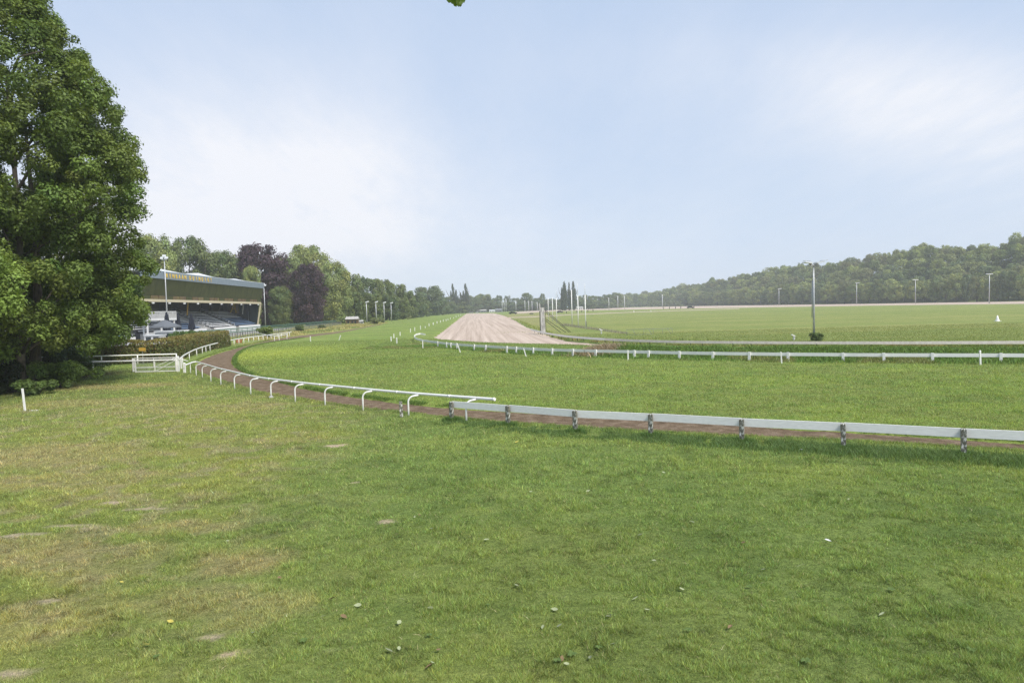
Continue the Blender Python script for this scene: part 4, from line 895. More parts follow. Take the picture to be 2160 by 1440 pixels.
cl = [(825,720,710),(831,713,704),(837,724,712),(844,708,700),(866,701,693),(875,698,690),(887,695,687),(897,692,688),(905,687.5,682.5),(914,685,680),(922,682,677.5),(929,680,676),(935,678,674),(941,677,673),(945,675,672),(950,673,670),(957,671.5,669),(962,669,666),(967,667.5,664.6),(972,666,663.4)]
for i, (a, b, c) in enumerate(cl): stake(a, b, c, 'white stake of the row beside the sand straight, %s counting from the curved rail end' % ordw(i), w=.12 if i < 8 else .2)
stake(892, 734, 718, 'thin white stake before the bulging left end of the plank rail', w=.09)
stake(971, 743, 727, 'white stake leaning left against the plank rail near its left end', -.30, w=.09)
stake(1110, 752, 733, 'white stake leaning left against the plank rail, left of the dead grass', -.27, w=.09)
stake(1325, 759, 738, 'white stake in front of the plank rail right of the dead grass clump', w=.10)
stake(1649, 766, 741.5, 'white stake before the plank rail left of the floodlight mast', -.06, w=.09)
stake(2068, 769, 738, 'tall white stake before the plank rail below the white cone', -.03, w=.09)
for i, (x, y) in enumerate([(1506,641.5),(1574,641),(1627,640.5),(1657,640),(1708,639.5),(1761,638.7),(1797,638.3),(1875,637.5),(1936,637),(1970,636.6),(2042,636),(2130,635.2)]):
    stake(x, y, y - 4.0, 'small pale stake on the far verge before the right wood, %s from the left' % ordw(i), w=.35, group='pale stakes on the far verge')
# the lone stake and its foot plate on the left
p = U(53, 868); t = empty('white_stake', tuple(p)); tag(t, 'lone white stake on a small flat foot at the far left before the bushes', 'stake')
o = MB().box(-.04, .04, -.03, .03, 0, 1.15).build('shaft', M['white'], t); o.rotation_euler = (0, -.06, 0)
MB().box(-.28, .16, -.08, .08, 0, .035).build('foot_plate', M['galv'], t)
o = MB().box(-.22, .22, -.05, .05, .0, .04).build('pale_board', M['plank']); o.location = V3(U(72, 867)) + Vector((0, 0, .01)); tag(o, 'short pale board lying in the grass right of the lone white stake', 'board')
# ------------------------------------------------------------------ white poles and finish post
for i, (px, pt, pb, tip) in enumerate([(1157,628,676,None),(1166,628,679,None),(1174.5,629,682,612),(1207,611,688,None),(1220,623,690.5,597),(1235.5,622,693.5,598)]):
    p = U(px, pb); h = (pb - pt) / 1500 * p[1]; t = empty('white_pole', tuple(p)); tag(t, 'tall white pole in the infield, %s of the six from the left' % ordw(i), 'pole', 'tall white poles in the infield')
    MB().tube([(0, 0, -.2), (0, 0, h)], [.105, .085], 8).build('shaft', M['white'], t)
    if tip: MB().tube([(0, 0, h - .1), (0, 0, h + (pt - tip) / 1500 * p[1])], .045, 6).build('thin_top', M['lampwhite'], t)
p = U(1146, 702); s = p[1] / 1500; t = empty('finish_post', tuple(p)); tag(t, 'grey weathered timber finish post with slanting braces beside the sand bend', 'post')
MB().hexa([(-.40, -.15, -.5), (.40, -.15, -.5), (.38, .2, -.5), (-.40, .2, -.5), (-.38, -.12, 4.3), (.25, -.12, 4.3), (.25, .15, 4.3), (-.38, .15, 4.3)]).build('board_panel', M['oldwood'], t)
MB().box(-.56, -.42, -.1, .04, -.5, 3.7).build('black_post', M['iron'], t)
MB().hexa([(-.62, -.06, 3.6), (-.30, -.06, 3.6), (-.30, .06, 3.6), (-.62, .06, 3.6), (-.60, -.04, 5.2), (-.40, -.04, 4.9), (-.40, .04, 4.9), (-.60, .04, 5.2)]).build('pointed_top', M['oldwood'], t)
MB().box(.42, .48, -.1, .0, -.5, 3.9).build('black_post', M['iron'], t)
for (z0, dx) in ((3.9, 4.9), (3.6, 4.6), (2.4, 4.1), (2.1, 3.2)): MB().tube([(.4, 0, z0), (dx, -.4, -.2)], .05, 6).build('brace', M['iron'], t)
# jump frame
p = U(1370, 705.5); t = empty('rail_frame', tuple(p)); tag(t, 'thin grey metal rail frame standing in the infield grass', 'frame'); s = p[1] / 1500; h = .82
mb = MB(); xw = 48 * s; mb.tube([(-xw, 0, h), (xw, 0, h)], .03, 6); mb.build('top_rail', M['grey'], t); MB().tube([(-xw, 0, .04), (6 * s, 0, .04)], .03, 6).build('foot_rail', M['grey'], t)
for x in (-48, -12, 8, 28, 48): MB().tube([(x * s, 0, -.1), (x * s, 0, h)], .022, 6).build('upright', M['grey'], t)
for x in (-36, -2, 38): MB().tube([(x * s, -.05, h), ((x + 6) * s, -.5, 0)], .022, 6).build('strut', M['grey'], t)
# low brushwood row left of it
n = 2600; f = rng.uniform(0, 1, n); A = U(1188, 686); B = U(1322, 704); x = A[0] + (B[0] - A[0]) * f + rng.normal(0, .3, n); y = A[1] + (B[1] - A[1]) * f + rng.normal(0, .5, n)
o = blades('brushwood', x, y, rng.uniform(.2, .8, n) * (1 - .4 * f), np.full(n, .045), jitter_col(np.tile(np.array([[.30, .28, .20]]), (n, 1)), .3), .35, m='straw'); tag(o, 'grey dead brushwood row behind the white poles', 'brushwood', kind='stuff')
A = U(1237, 692); o = MB().tube([(0, 0, -.1), (0, 0, 1.35)], .07, 6).build('dark_post', M['iron']); o.location = A; tag(o, 'short dark post right beside the rightmost tall white pole', 'post')
# cone
p = U(2104, 677.5); t = empty('white_cone', tuple(p)); tag(t, 'white traffic cone alone on the bright infield at the right', 'cone')
MB().box(-.40, .40, -.40, .40, 0, .06).build('base', M['white'], t); MB().lathe([(.34, .06), (.20, .48), (.07, .98), (.0, 1.0)], 16).build('body', M['white'], t)
for i, (x, y) in enumerate([(1337, 658), (1373, 657.5)]):
    p = U(x, y); s = p[1] / 1500; t = empty('white_cone', tuple(p)); tag(t, 'small far white cone on the infield edge, %s of two' % ('left' if i == 0 else 'right'), 'cone', 'far cones')
    MB().box(-.8 * s, .8 * s, -.8 * s, .8 * s, 0, .08).build('base', M['white'], t); MB().lathe([(.8 * s, .08), (.5 * s, 2.2 * s), (.1 * s, 4 * s)], 10).build('body', M['white'], t)
# track camera on a stub, two of them
for i, (x, y, sc_) in enumerate([(1674, 717, 1.0), (1268, 704, 1.25)]):
    p = U(x, y); t = empty('track_sensor', tuple(p)); tag(t, ['white tilted box on a short grey stub left of the floodlight mast', 'small white capped stub in the grass above the sand bend'][i], 'sensor')
    MB().box(-.06, .06, -.06, .06, -.2, .42 * sc_).build('stub', M['galv'], t); MB().box(.04, .13, -.07, .0, .05, .30).build('side_box', M['lampwhite'], t)
    mb = MB(); mb.bar((-.22 * sc_, 0, .62 * sc_), (.16 * sc_, 0, .42 * sc_), .16, .13); mb.build('housing', M['white'], t)
# floodlight mast
p = U(1722, 719); p = np.array([p[0], p[1] + .6, 0]); s = p[1] / 1500; t = empty('floodlight_mast', tuple(p)); tag(t, 'tall floodlight mast with a flat double lamp head rising from a bush in the infield', 'lamp')
Ht = CAM_H + (HZ(1717) - 556) / 1500 * p[1]
MB().tube([(0, 0, -.2), (0, 0, Ht * .5), (0, 0, Ht - .2)], [.125, .10, .065], 12).build('pole', M['galv'], t)
MB().tube([(-.16, .1, Ht * .30), (-.10, .1, Ht * .78)], .045, 8).build('cable_duct', M['galv'], t)
MB().bar((-.62, 0, Ht - .22), (.62, 0, Ht - .22), .30, .07).build('platform', M['oldwood'], t)
for sx in (-1, 1):
    h_ = MB(); h_.hexa([(sx * .25, -.35, Ht - .02), (sx * 1.05, -.45, Ht + .10), (sx * 1.05, .45, Ht + .10), (sx * .25, .35, Ht - .02), (sx * .25, -.35, Ht + .12), (sx * 1.05, -.45, Ht + .19), (sx * 1.05, .45, Ht + .19), (sx * .25, .35, Ht + .12)])
    fl = h_.build('lamp_head', M['lampwhite'], t); MB().bar((sx * .18, 0, Ht - .2), (sx * .42, 0, Ht + .05), .20, .20).build('bracket', M['oldwood'], fl)
    MB().tube([(sx * .5, -.4, Ht + .26), (sx * 1.35, -.5, Ht + .30)], .03, 6).build('rod', M['galv'], fl)
# field lamps on the far right
for i, (x, yt) in enumerate([(1545,619.5),(1606,613.5),(1643,609.5),(1807,597.5),(1931,590.5),(2087,578.5)]):
    hz = HZ(x); Y = 10.5 * 1500 / (hz - yt); 
    if x == 1643: Y = 610
    q_ = D(x, yt, Y); t = empty('field_lamp', (q_[0], Y, 0)); tag(t, 'slim grey field lamp before the right wood, %s of the six from the left' % ordw(i), 'lamp', 'slim field lamps along the far track'); h = q_[2]
    MB().tube([(0, 0, -.2), (0, 0, h)], [.26 * max(1, Y / 450), .15 * max(1, Y / 450)], 8).build('pole', M['galv'], t)
    w_ = Y / 450
    if i >= 4: MB().box(-1.7, 1.7, -.3, .3, h - .02, h + .32).build('lamp_head', M['lampwhite'], t)
    else: MB().hexa([(-.7 * w_, -.2, h), (1.7 * w_, -.2, h + .1), (1.7 * w_, .2, h + .1), (-.7 * w_, .2, h), (-.7 * w_, -.2, h + .3), (1.7 * w_, -.2, h + .5), (1.7 * w_, .2, h + .5), (-.7 * w_, .2, h + .3)]).build('lamp_head', M['lampwhite'], t)
# lamps left
def lamp2(px, pt, Y, label, r=.16, group='lamp posts beside the grandstand and the left verge', heads=1):
    q_ = D(px, pt, Y); t = empty('lamp_post', (q_[0], Y, 0)); tag(t, label, 'lamp', group); h = q_[2]
    MB().tube([(0, 0, -.2), (0, 0, h * .5), (0, 0, h)], [r, r * .85, r * .6], 10).build('pole', M['galv'], t)
    if heads == 2:
        MB().bar((-.55, 0, h - .15), (.55, 0, h - .15), .12).build('crossarm', M['galv'], t)
        for sx, dz in ((-.42, .1), (.42, .1), (0, .5)):
            mb = MB(); mb.hexa([(sx - .28, -.3, h + dz - .12), (sx + .28, -.3, h + dz - .12), (sx + .28, .2, h + dz), (sx - .28, .2, h + dz), (sx - .26, -.22, h + dz + .3), (sx + .26, -.22, h + dz + .3), (sx + .26, .2, h + dz + .35), (sx - .26, .2, h + dz + .35)]); mb.build('floodlight', M['lampwhite'], t)
    else:
        mb = MB(); mb.hexa([(-.25, -.3, h - .1), (.85, -.3, h + .15), (.85, .3, h + .15), (-.25, .3, h - .1), (-.25, -.25, h + .25), (.85, -.25, h + .6), (.85, .25, h + .6), (-.25, .25, h + .25)]); mb.build('lamp_head', M['lampwhite'], t)
lamp2(346.5, 546, 143, 'tallest grey lamp post in front of the grandstand by the lettered fascia', .14, heads=2)
lamp2(556.5, 603, 222, 'lamp post with double floodlights at the far end of the grandstand', .17, heads=2)
for i, (px, yt, Y) in enumerate([(772.5,638,262),(792.5,638,272),(809.5,639,285),(824.5,640,300)]): lamp2(px, yt, Y, 'slim lamp post at the left verge, %s of the four from the left' % ordw(i), .22)
# far small lamps
for i, (px, yt) in enumerate([(1059,636),(1063,634),(1067,631),(1088,634),(1107,635),(1115,636),(1122,636),(1133,638),(1284,629),(1303,625),(1317,625),(1397,622)]):
    Y = 700 if px < 1250 else 620; q_ = D(px, yt, Y); t = empty('distant_lamp', (q_[0], Y, 0)); tag(t, 'tiny faint lamp post before the far treeline, %s from the left' % ordw(i), 'lamp', 'tiny lamp posts at the far end')
    MB().tube([(0, 0, -.2), (0, 0, q_[2])], .22, 6).build('pole', M['lampwhite'], t); MB().box(-.9, .5, -.2, .2, q_[2], q_[2] + .35).build('lamp_head', M['lampwhite'], t)
# black low posts at the far infield edge
for i, (x, y) in enumerate([(1195,661),(1217,659.5),(1227,658.5),(1240,658),(1251,657),(1400,652),(1412,651.5),(1425,651.2),(1436,650.7),(1451,650.5),(1464,650.5)]):
    p = U(x, y); s = p[1] / 1500; o = MB().box(-.6 * s, .6 * s, -.2, .2, -.2, 4.6 * s).build('black_post', M['iron']); o.location = p; tag(o, 'black post at the far infield edge, %s from the left' % ordw(i), 'post', 'black posts along the far infield edge')
# vehicles and odd things far off
def car(name, label, px, pyb, wpx, m, cat='car', rz=0.0, L=4.4, hh=1.5):
    p = U(px, pyb); Y = p[1]; L_ = wpx / 1500 * Y; k = L_ / L; t = empty(name, tuple(p), rz); tag(t, label, cat)
    b = MB(); prof = [(-2.2, .35), (-2.2, .85), (-1.7, 1.0), (-1.1, hh), (.6, hh), (1.3, .98), (2.1, .82), (2.2, .35)]; 
    V = [(x * k, -.85 * k, z * k) for x, z in prof] + [(x * k, .85 * k, z * k) for x, z in prof]; n = 8
    b.add(V, [tuple(range(n)), tuple(range(n, 2 * n))[::-1]] + [(i, i + n, (i + 1) % n + n, (i + 1) % n) for i in range(n)]); b.build('body', M[m], t)
    w = MB(); V = [(x * k, -.862 * k, z * k) for x, z in [(-1.45, .98), (-1.0, hh - .1), (.5, hh - .1), (1.05, .98)]]; w.add(V, [(0, 1, 2, 3)]); w.build('window', M['darkglass'], t)
    for x in (-1.4, 1.4):
        for yy in (-.8, .62): MB().tube([(x * k, yy * k, .34 * k), (x * k, (yy + .18) * k, .34 * k)], .34 * k, 12).build('wheel', M['dark'], t)
car('parked_car', 'black car standing on the far sand track left of the right wood', 1456, 650.3, 14, 'carblack')
car('parked_car', 'grey green off road vehicle at the left of the far end of the sand straight', 994, 660.6, 10, 'grey', hh=1.9)
car('parked_car', 'small white and black vehicle at the far end of the sand straight', 1006, 660.2, 6, 'carwhite', hh=1.8)
car('parked_car', 'white vehicle near the black car on the far track', 1408, 645.4, 9, 'carwhite', hh=1.7)
car('parked_car', 'long dark low vehicle parked beside the far infield', 1082, 662.6, 18, 'carblack', hh=1.3)
car('parked_car', 'dark vehicle behind the white poles', 1181, 659.8, 14, 'carblack', hh=1.4)
car('parked_car', 'small dark vehicle left of the finish post', 1121, 662.8, 9, 'carblack', hh=1.3)
def pavilion(name, label, px, pyb, wpx, hpx, mw, mr, cat='building'):
    p = U(px, pyb); s = p[1] / 1500; w = wpx * s; h = hpx * s; t = empty(name, tuple(p)); tag(t, label, cat)
    MB().box(-w / 2, w / 2, 0, w * .5, 0, h * .65).build('wall', M[mw], t); b = w * .54
    MB().add([(-b, -.3, h * .65), (b, -.3, h * .65), (b, w * .5 + .3, h * .65), (-b, w * .5 + .3, h * .65), (-b * .9, w * .25, h), (b * .9, w * .25, h)], [(0, 1, 2, 3), (0, 4, 5, 1), (1, 5, 2), (2, 5, 4, 3), (3, 4, 0)]).build('roof', M[mr], t)
    for k in (-.28, .05, .3): MB().box(w * k - w * .07, w * k + w * .07, -.05, 0, h * .12, h * .45).build('window', M['darkglass'], t)
pavilion('track_pavilion', 'white low shelter at the far end of the sand straight', 1038, 658.4, 12, 5, 'whitewall', 'roofwhite')
pavilion('track_pavilion', 'long dark low shed at the far end right of the white shelter', 1052, 658.2, 14, 7, 'grey', 'grey')
pavilion('track_pavilion', 'grey low shed left of the white shelter at the far end', 1016, 658.8, 20, 6, 'grey', 'concrete')
pavilion('blue_shelter', 'small bright blue shelter at the foot of the dark poplars', 1184, 653.6, 9, 8, 'bluecover', 'bluecover', 'shelter')
pavilion('track_pavilion', 'pale low stable buildings right of the dark poplars', 1222, 652.6, 16, 6, 'whitewall', 'concrete')
pavilion('track_pavilion', 'pale house among the trees right of the white poles', 1272, 650.2, 14, 13, 'whitewall', 'grey')
pavilion('track_pavilion', 'dark blue shed with posts left of the pale house', 1240, 651.0, 14, 10, 'fascia', 'grey')
pavilion('brick_hut', 'brown hut with a low roof in the left wood behind the slim lamp posts', 742, 683.5, 26, 16, 'rust', 'oldwood', 'hut')
pavilion('brick_hut', 'small pale grey cabin beside the brown hut', 762, 683.8, 9, 9, 'lampwhite', 'concrete', 'hut')
p = U(1281, 650.5); t = empty('yellow_board', tuple(p)); tag(t, 'small ochre yellow board near the pale house at the far end', 'board'); s = p[1] / 1500
MB().box(-2.4 * s, 2.4 * s, -.1, .1, 1.2 * s, 4.5 * s).build('panel', M['signy'], t); MB().box(-.1, .1, -.05, .15, 0, 1.3 * s).build('leg', M['grey'], t)
q_ = D(1074.5, 622, 1400); t = empty('tower_block', (q_[0], 1400, 0)); tag(t, 'hazy grey tower block beyond the far treeline', 'building'); w = 4.4 / 1500 * 1400 / 2
MB().box(-w, w, -w, w, 0, q_[2] - 2).build('wall', M['grey'], t); MB().box(-w * .6, w * .6, -w * .6, w * .6, q_[2] - 2, q_[2]).build('roof', M['concrete'], t)
for k in range(8): MB().box(-w * .8, w * .8, -w - .1, -w, (k + 3) * (q_[2] - 2) / 11, (k + 3) * (q_[2] - 2) / 11 + 1).build('window', M['darkglass'], t)
# obstacle markers, dead grass clump
p = U(1255, 742); n = 3500; x = rng.normal(p[0] - .2, .9, n); y = rng.normal(bank_y(p[0]) - 1.0, .8, n)
t = blades('dead_grass_clump', x, y, rng.uniform(.15, .62, n), np.full(n, .04), jitter_col(np.tile(np.array([[.38, .30, .19]]), (n, 1)), .25), 1.0, m='straw', seg=2); tag(t, 'heap of brown dead grass behind the plank rail', 'grass heap')
p = U(1247, 748); t = empty('flat_board', tuple(p)); tag(t, 'pale flat board lying under the plank rail by the dead grass', 'board'); MB().box(-1.0, .6, -.05, .2, .05, .11).build('plank', M['beige'], t)
# orange barrier by the rail
p = U(499, 723.5); s = p[1] / 1500; t = empty('orange_barrier', (p[0], p[1] + 1, 0)); tag(t, 'orange red barrier lying behind the white rail at the end of the hedge', 'barrier')
for z in (.12, .42): MB().bar((-6 * s, 0, z), (6 * s, 0, z + .04), .1, .16).build('board', M['orange'], t)
for x in (-5, 0, 5): MB().box(x * s - .05, x * s + .05, -.05, .08, 0, .55).build('leg', M['orange'], t)
# sign on the hedge
p = D(300, 736.5, 66.9); t = empty('ochre_sign', (p[0], p[1], 0)); tag(t, 'small ochre yellow sign board hanging on the hedge above the gate', 'sign')
MB().box(-.31, .31, -.02, .02, p[2] - .16, p[2] + .16).build('panel', M['signy'], t); MB().box(-.03, .03, .02, .05, 0, p[2]).build('stake', M['oldwood'], t)
# picket fence and green barrier
vp0 = [U(*p) for p in [(485,716),(582,703.5),(643,695.5),(720,686)]]
def run_fence(name, label, A, B, h, step, m, w, rails, group=None):
    A = V3(A); B = V3(B); t = empty(name, tuple((A + B) / 2)); tag(t, label, 'fence', group); o0 = V3(t.location); L = (B - A).length; d = (B - A).normalized(); n = int(L / step)
    first = None
    mb = MB(); mb.box(-w / 2, w / 2, -.03, .03, -.1, h); first = mb.build('picket' if step < 1.5 else 'post', M[m], t); an = math.atan2(d.y, d.x)
    child_copies(t, first, [A + d * (L * k / n) - o0 for k in range(n + 1)], [(0, 0, an)] * (n + 1))
    for (z, th) in rails: MB().bar(A + Vector((0, 0, z)) - o0 + Vector((.05, -.05, 0)), B + Vector((0, 0, z)) - o0 + Vector((.05, -.05, 0)), .05, th).build('rail', M[m], t)
run_fence('picket_fence', 'grey picket fence running away from the end of the hedge along the verge', vp0[0], vp0[3], 1.15, 1.45, 'picket', .34, [(1.0, .10), (.35, .08)])
run_fence('green_barrier', 'green barred barrier running behind the picket fence before the grandstand', vp0[0] + np.array([-7.5, -2, 0]), vp0[3] + np.array([-4.0, 10, 0]), 1.55, 3.2, 'green', .14, [(1.5, .22), (1.15, .12), (.8, .22)])
# ------------------------------------------------------------------ the grandstand
ang = R_(-3.05); dv = np.array([math.sin(ang), math.cos(ang), 0]); ev = np.array([-math.cos(ang), math.sin(ang), 0]); S0 = 63.0
def G(t_, s, z): return tuple(dv * t_ + ev * (S0 + s) + np.array([0, 0, z]))
ST = empty('grandstand', G(176, 6, 0)); tag(ST, 'long grandstand with olive glazed canopy, blue grey lettered fascia and stepped white and blue seats', 'grandstand'); go = np.array(ST.location)
def gb(name, m, t0, t1, s0, s1, z0, z1, parent=None):
    mb = MB(); P = [np.array(G(*c)) - go for c in [(t0,s0,z0),(t1,s0,z0),(t1,s1,z0),(t0,s1,z0),(t0,s0,z1),(t1,s0,z1),(t1,s1,z1),(t0,s1,z1)]]; mb.hexa(P)
    return mb.build(name, M[m], parent or ST)
def gpl(mb, corners): mb.hexa([np.array(G(*c)) - go for c in corners]); return mb
fas = gb('fascia', 'fascia', 137, 215.5, -1.15, -.95, 12.0, 13.5)
# roof slab with tent shaped skylights
gb('roof', 'roofwhite', 136.8, 215.6, -.94, 15, 13.25, 13.62)
for (tc_, w_, h_, s_) in [(143, 5, .55, 1.5), (152, 6, .75, 2.5), (161, 5, .35, 2), (173, 4, .85, 1.5), (189, 5, .4, 1.5), (199, 3, .6, 1.5)]:
    P = [np.array(G(*c)) - go for c in [(tc_ - w_, -.5, 13.63), (tc_ + w_, -.5, 13.63), (tc_ + w_, 7, 13.63), (tc_ - w_, 7, 13.63), (tc_ - 1, 2, 13.62 + h_), (tc_ + .5, 2, 13.62 + h_ * 1.1), (tc_ + .5, 4, 13.62 + h_ * 1.1), (tc_ - 1, 4, 13.62 + h_)]]
    MB().hexa(P).build('skylight', M['roofwhite'], ST)
# olive glazing, leaning
gl = MB(); gpl(gl, [(139.5,-.2,8.75),(215,-.2,8.75),(215,0,8.75),(139.5,0,8.75),(139.5,-1.0,12.0),(215,-1.0,12.0),(215,-.8,12.0),(139.5,-.8,12.0)]); glz = gl.build('canopy_glazing', M['olive'], ST)
mm = MB()
for k in range(17):
    tt = 139.5 + k * 75.5 / 16; gpl(mm, [(tt,-.215,8.75),(tt+.05,-.215,8.75),(tt+.05,-.19,8.75),(tt,-.19,8.75),(tt,-1.015,12.0),(tt+.05,-1.015,12.0),(tt+.05,-.99,12.0),(tt,-.99,12.0)])
mm.build('glazing_bar', mat('olive_bar', (.035, .04, .012), .6), glz)
for k in range(22):
    t0 = 139.5 + k * 75.5 / 22; gb('brown_panel', 'rust' if k % 3 else 'olive', t0 + .12, t0 + 75.5 / 22 - .12, -.16, 0, 7.98, 8.7)
gb('beam', 'cream', 139.4, 215.2, -.22, .15, 7.42, 7.95)
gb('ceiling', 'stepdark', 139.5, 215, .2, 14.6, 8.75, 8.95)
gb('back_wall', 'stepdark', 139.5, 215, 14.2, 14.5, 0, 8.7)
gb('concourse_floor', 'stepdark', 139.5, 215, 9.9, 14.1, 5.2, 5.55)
for k in range(10):
    tt = 143 + k * 7.6; t_ = gb('spotlight', 'lampwhite', tt, tt + .5, -.55, -.25, 7.05, 7.35)
for k in range(11):
    tt = 141.5 + k * 7.2; MB().bar(np.array(G(tt, 9.4, 5.3)) - go, np.array(G(tt, 7.8, 8.7)) - go, .22).build('column', M['stepdark'], ST)
for tt, s_, c_ in [(143.5, 1.2, 'signy'), (150.5, 1.6, 'navy'), (156, 2.0, 'navy'), (166, 2.0, 'signy'), (205, 2, 'oldwood')]:
    MB().bar(np.array(G(tt - .4, s_, 4.6)) - go, np.array(G(tt + .4, s_, 7.4)) - go, .20).build('flag_pole', M[c_], ST)
gb('front_post', 'roofwhite', 139.5, 139.75, -.1, .15, 1.0, 7.4)
MB().bar(np.array(G(214.6, .9, 1.3)) - go, np.array(G(215, -.1, 7.42)) - go, .32).build('front_post', M['cream'], ST)
# end wall of glass with the yellow emblem
w_ = MB(); gpl(w_, [(214.8,1.2,1.2),(215,1.2,1.2),(215,14.2,1.2),(214.8,14.2,1.2),(214.8,.2,8.7),(215,.2,8.7),(215,14.2,8.7),(214.8,14.2,8.7)]); ew = w_.build('end_wall', M['darkglass'], ST)
for s_ in (3.5, 7, 10.5): gb('mullion', 'grey', 214.7, 214.79, s_, s_ + .12, 1.4, 8.6, ew)
em = MB(); 
def gbar(mb, a, b, w): mb.bar(np.array(G(*a)) - go, np.array(G(*b)) - go, w, w); return mb
gbar(em, (214.5, 8.6, 5.0), (214.5, 7.4, 7.9), .28); gbar(em, (214.5, 7.4, 7.9), (214.5, 7.0, 5.0), .28); gbar(em, (214.5, 8.1, 6.2), (214.5, 7.1, 6.2), .22); em.build('letter', M['yellow'], ew)
gb('emblem_panel', 'rust', 214.55, 214.69, 6.2, 9.4, 4.8, 8.1, ew)
# seats
def seats(name_block, t0, t1, rows, blue_from, s_lo=.9, z_lo=1.35, ds=.86, dz=.40):
    for r in range(rows):
        s0 = s_lo + r * ds; z0 = z_lo + r * dz
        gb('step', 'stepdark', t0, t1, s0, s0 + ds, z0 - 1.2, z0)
        mb = MB(); n = max(2, int((t1 - t0) / .62))
        for k in range(n):
            a = t0 + (t1 - t0) * (k + .09) / n; b = t0 + (t1 - t0) * (k + .91) / n
            gpl(mb, [(a,s0+.12,z0+.36),(b,s0+.12,z0+.36),(b,s0+.50,z0+.33),(a,s0+.50,z0+.33),(a,s0+.12,z0+.42),(b,s0+.12,z0+.42),(b,s0+.50,z0+.39),(a,s0+.50,z0+.39)])
            gpl(mb, [(a,s0+.50,z0+.36),(b,s0+.50,z0+.36),(b,s0+.54,z0+.36),(a,s0+.54,z0+.36),(a,s0+.56,z0+.52),(b,s0+.56,z0+.52),(b,s0+.60,z0+.52),(a,s0+.60,z0+.52)])
        mb.build('seat_row', M['seatblue' if r < blue_from else 'seatwhite'], ST)
seats('near', 152, 171.3, 10, 3); seats('near', 140.3, 151.4, 10, 0); seats('mid', 177.4, 192.2, 10, 0); seats('far', 195.6, 213.4, 10, 5)
for (t0, t1) in ((171.5, 177.2), (192.4, 195.4)):
    mb = MB()
    for r in range(24): gpl(mb, [(t0,.9+r*.36,.2),(t1,.9+r*.36,.2),(t1,.9+(r+1)*.36,.2),(t0,.9+(r+1)*.36,.2),(t0,.9+r*.36,1.3+r*.168),(t1,.9+r*.36,1.3+r*.168),(t1,.9+(r+1)*.36,1.3+r*.168),(t0,.9+(r+1)*.36,1.3+r*.168)])
    mb.build('stair', M['concrete'], ST)
    for tt in ((t0 + .05, t1 - .05, (t0 + t1) / 2) if t1 - t0 > 4 else (t0 + .05,)):
        mb = MB(); mb.tube([np.array(G(tt, .3, 2.2)) - go, np.array(G(tt, 9.2, 6.4)) - go], .045, 6); mb.tube([np.array(G(tt, .3, 1.75)) - go, np.array(G(tt, 9.2, 5.95)) - go], .03, 6)
        for k in range(7): mb.tube([np.array(G(tt, .4 + k * 1.45, 1.0 + k * .68)) - go, np.array(G(tt, .4 + k * 1.45, 2.22 + k * .68)) - go], .04, 6)
        mb.build('handrail', M['galv'], ST)
for (t0, t1) in ((140, 171.4), (177.3, 192.3), (195.5, 213.8)): gb('front_wall', 'whitewall', t0, t1, -.1, .25, 0, 1.45); gb('walkway', 'concrete', t0, t1, .26, .9, 0, 1.2)
# balcony with white railing at the near end
bl = gb('balcony', 'whitewall', 137.5, 151, -1.6, .85, 3.7, 4.1)
mb = MB()
for k in range(28): tt = 137.6 + k * 13.3 / 27; gpl(mb, [(tt,-1.58,4.1),(tt+.10,-1.58,4.1),(tt+.10,-1.5,4.1),(tt,-1.5,4.1),(tt,-1.58,5.35),(tt+.10,-1.58,5.35),(tt+.10,-1.5,5.35),(tt,-1.5,5.35)])
gpl(mb, [(137.5,-1.62,5.36),(151,-1.62,5.36),(151,-1.44,5.36),(137.5,-1.44,5.36),(137.5,-1.62,5.5),(151,-1.62,5.5),(151,-1.44,5.5),(137.5,-1.44,5.5)]); mb.build('balustrade', M['whitewall'], bl)
for tt in (138, 144, 150): gb('balcony_leg', 'whitewall', tt, tt + .25, -1.5, -1.25, 0, 3.69, bl)
gb('counter', 'dark', 151.5, 175, 9.6, 9.85, 5.5, 6.5)
# lettering on the fascia
LT = []
for word, ta, tb in (('RENBAAN', 148.4, 157.6), ('DUINDIGT', 160.2, 172.6)):
    for k, ch in enumerate(word): LT.append((ch, ta + (tb - ta) * k / (len(word) - 1)))
for ch, tc_ in LT:
    cu = bpy.data.curves.new('letter', 'FONT'); cu.body = ch; cu.size = 1.22; cu.extrude = .03; cu.offset = .03
    to = bpy.data.objects.new('letter', cu); COL.objects.link(to); bpy.context.view_layer.update()
    me = bpy.data.meshes.new_from_object(to.evaluated_get(bpy.context.evaluated_depsgraph_get())); bpy.data.objects.remove(to)
    co = np.zeros(len(me.vertices) * 3, np.float32); me.vertices.foreach_get('co', co); co = co.reshape(-1, 3); xc = (co[:, 0].min() + co[:, 0].max()) / 2
    out = [np.array(G(tc_ + (v[0] - xc) * 1.05, -1.17 - v[2] - .02, 12.33 + v[1])) - go for v in co]
    me.vertices.foreach_set('co', np.array(out, np.float32).ravel()); me.update(); obj_np('letter', me, M['yellow'], fas)
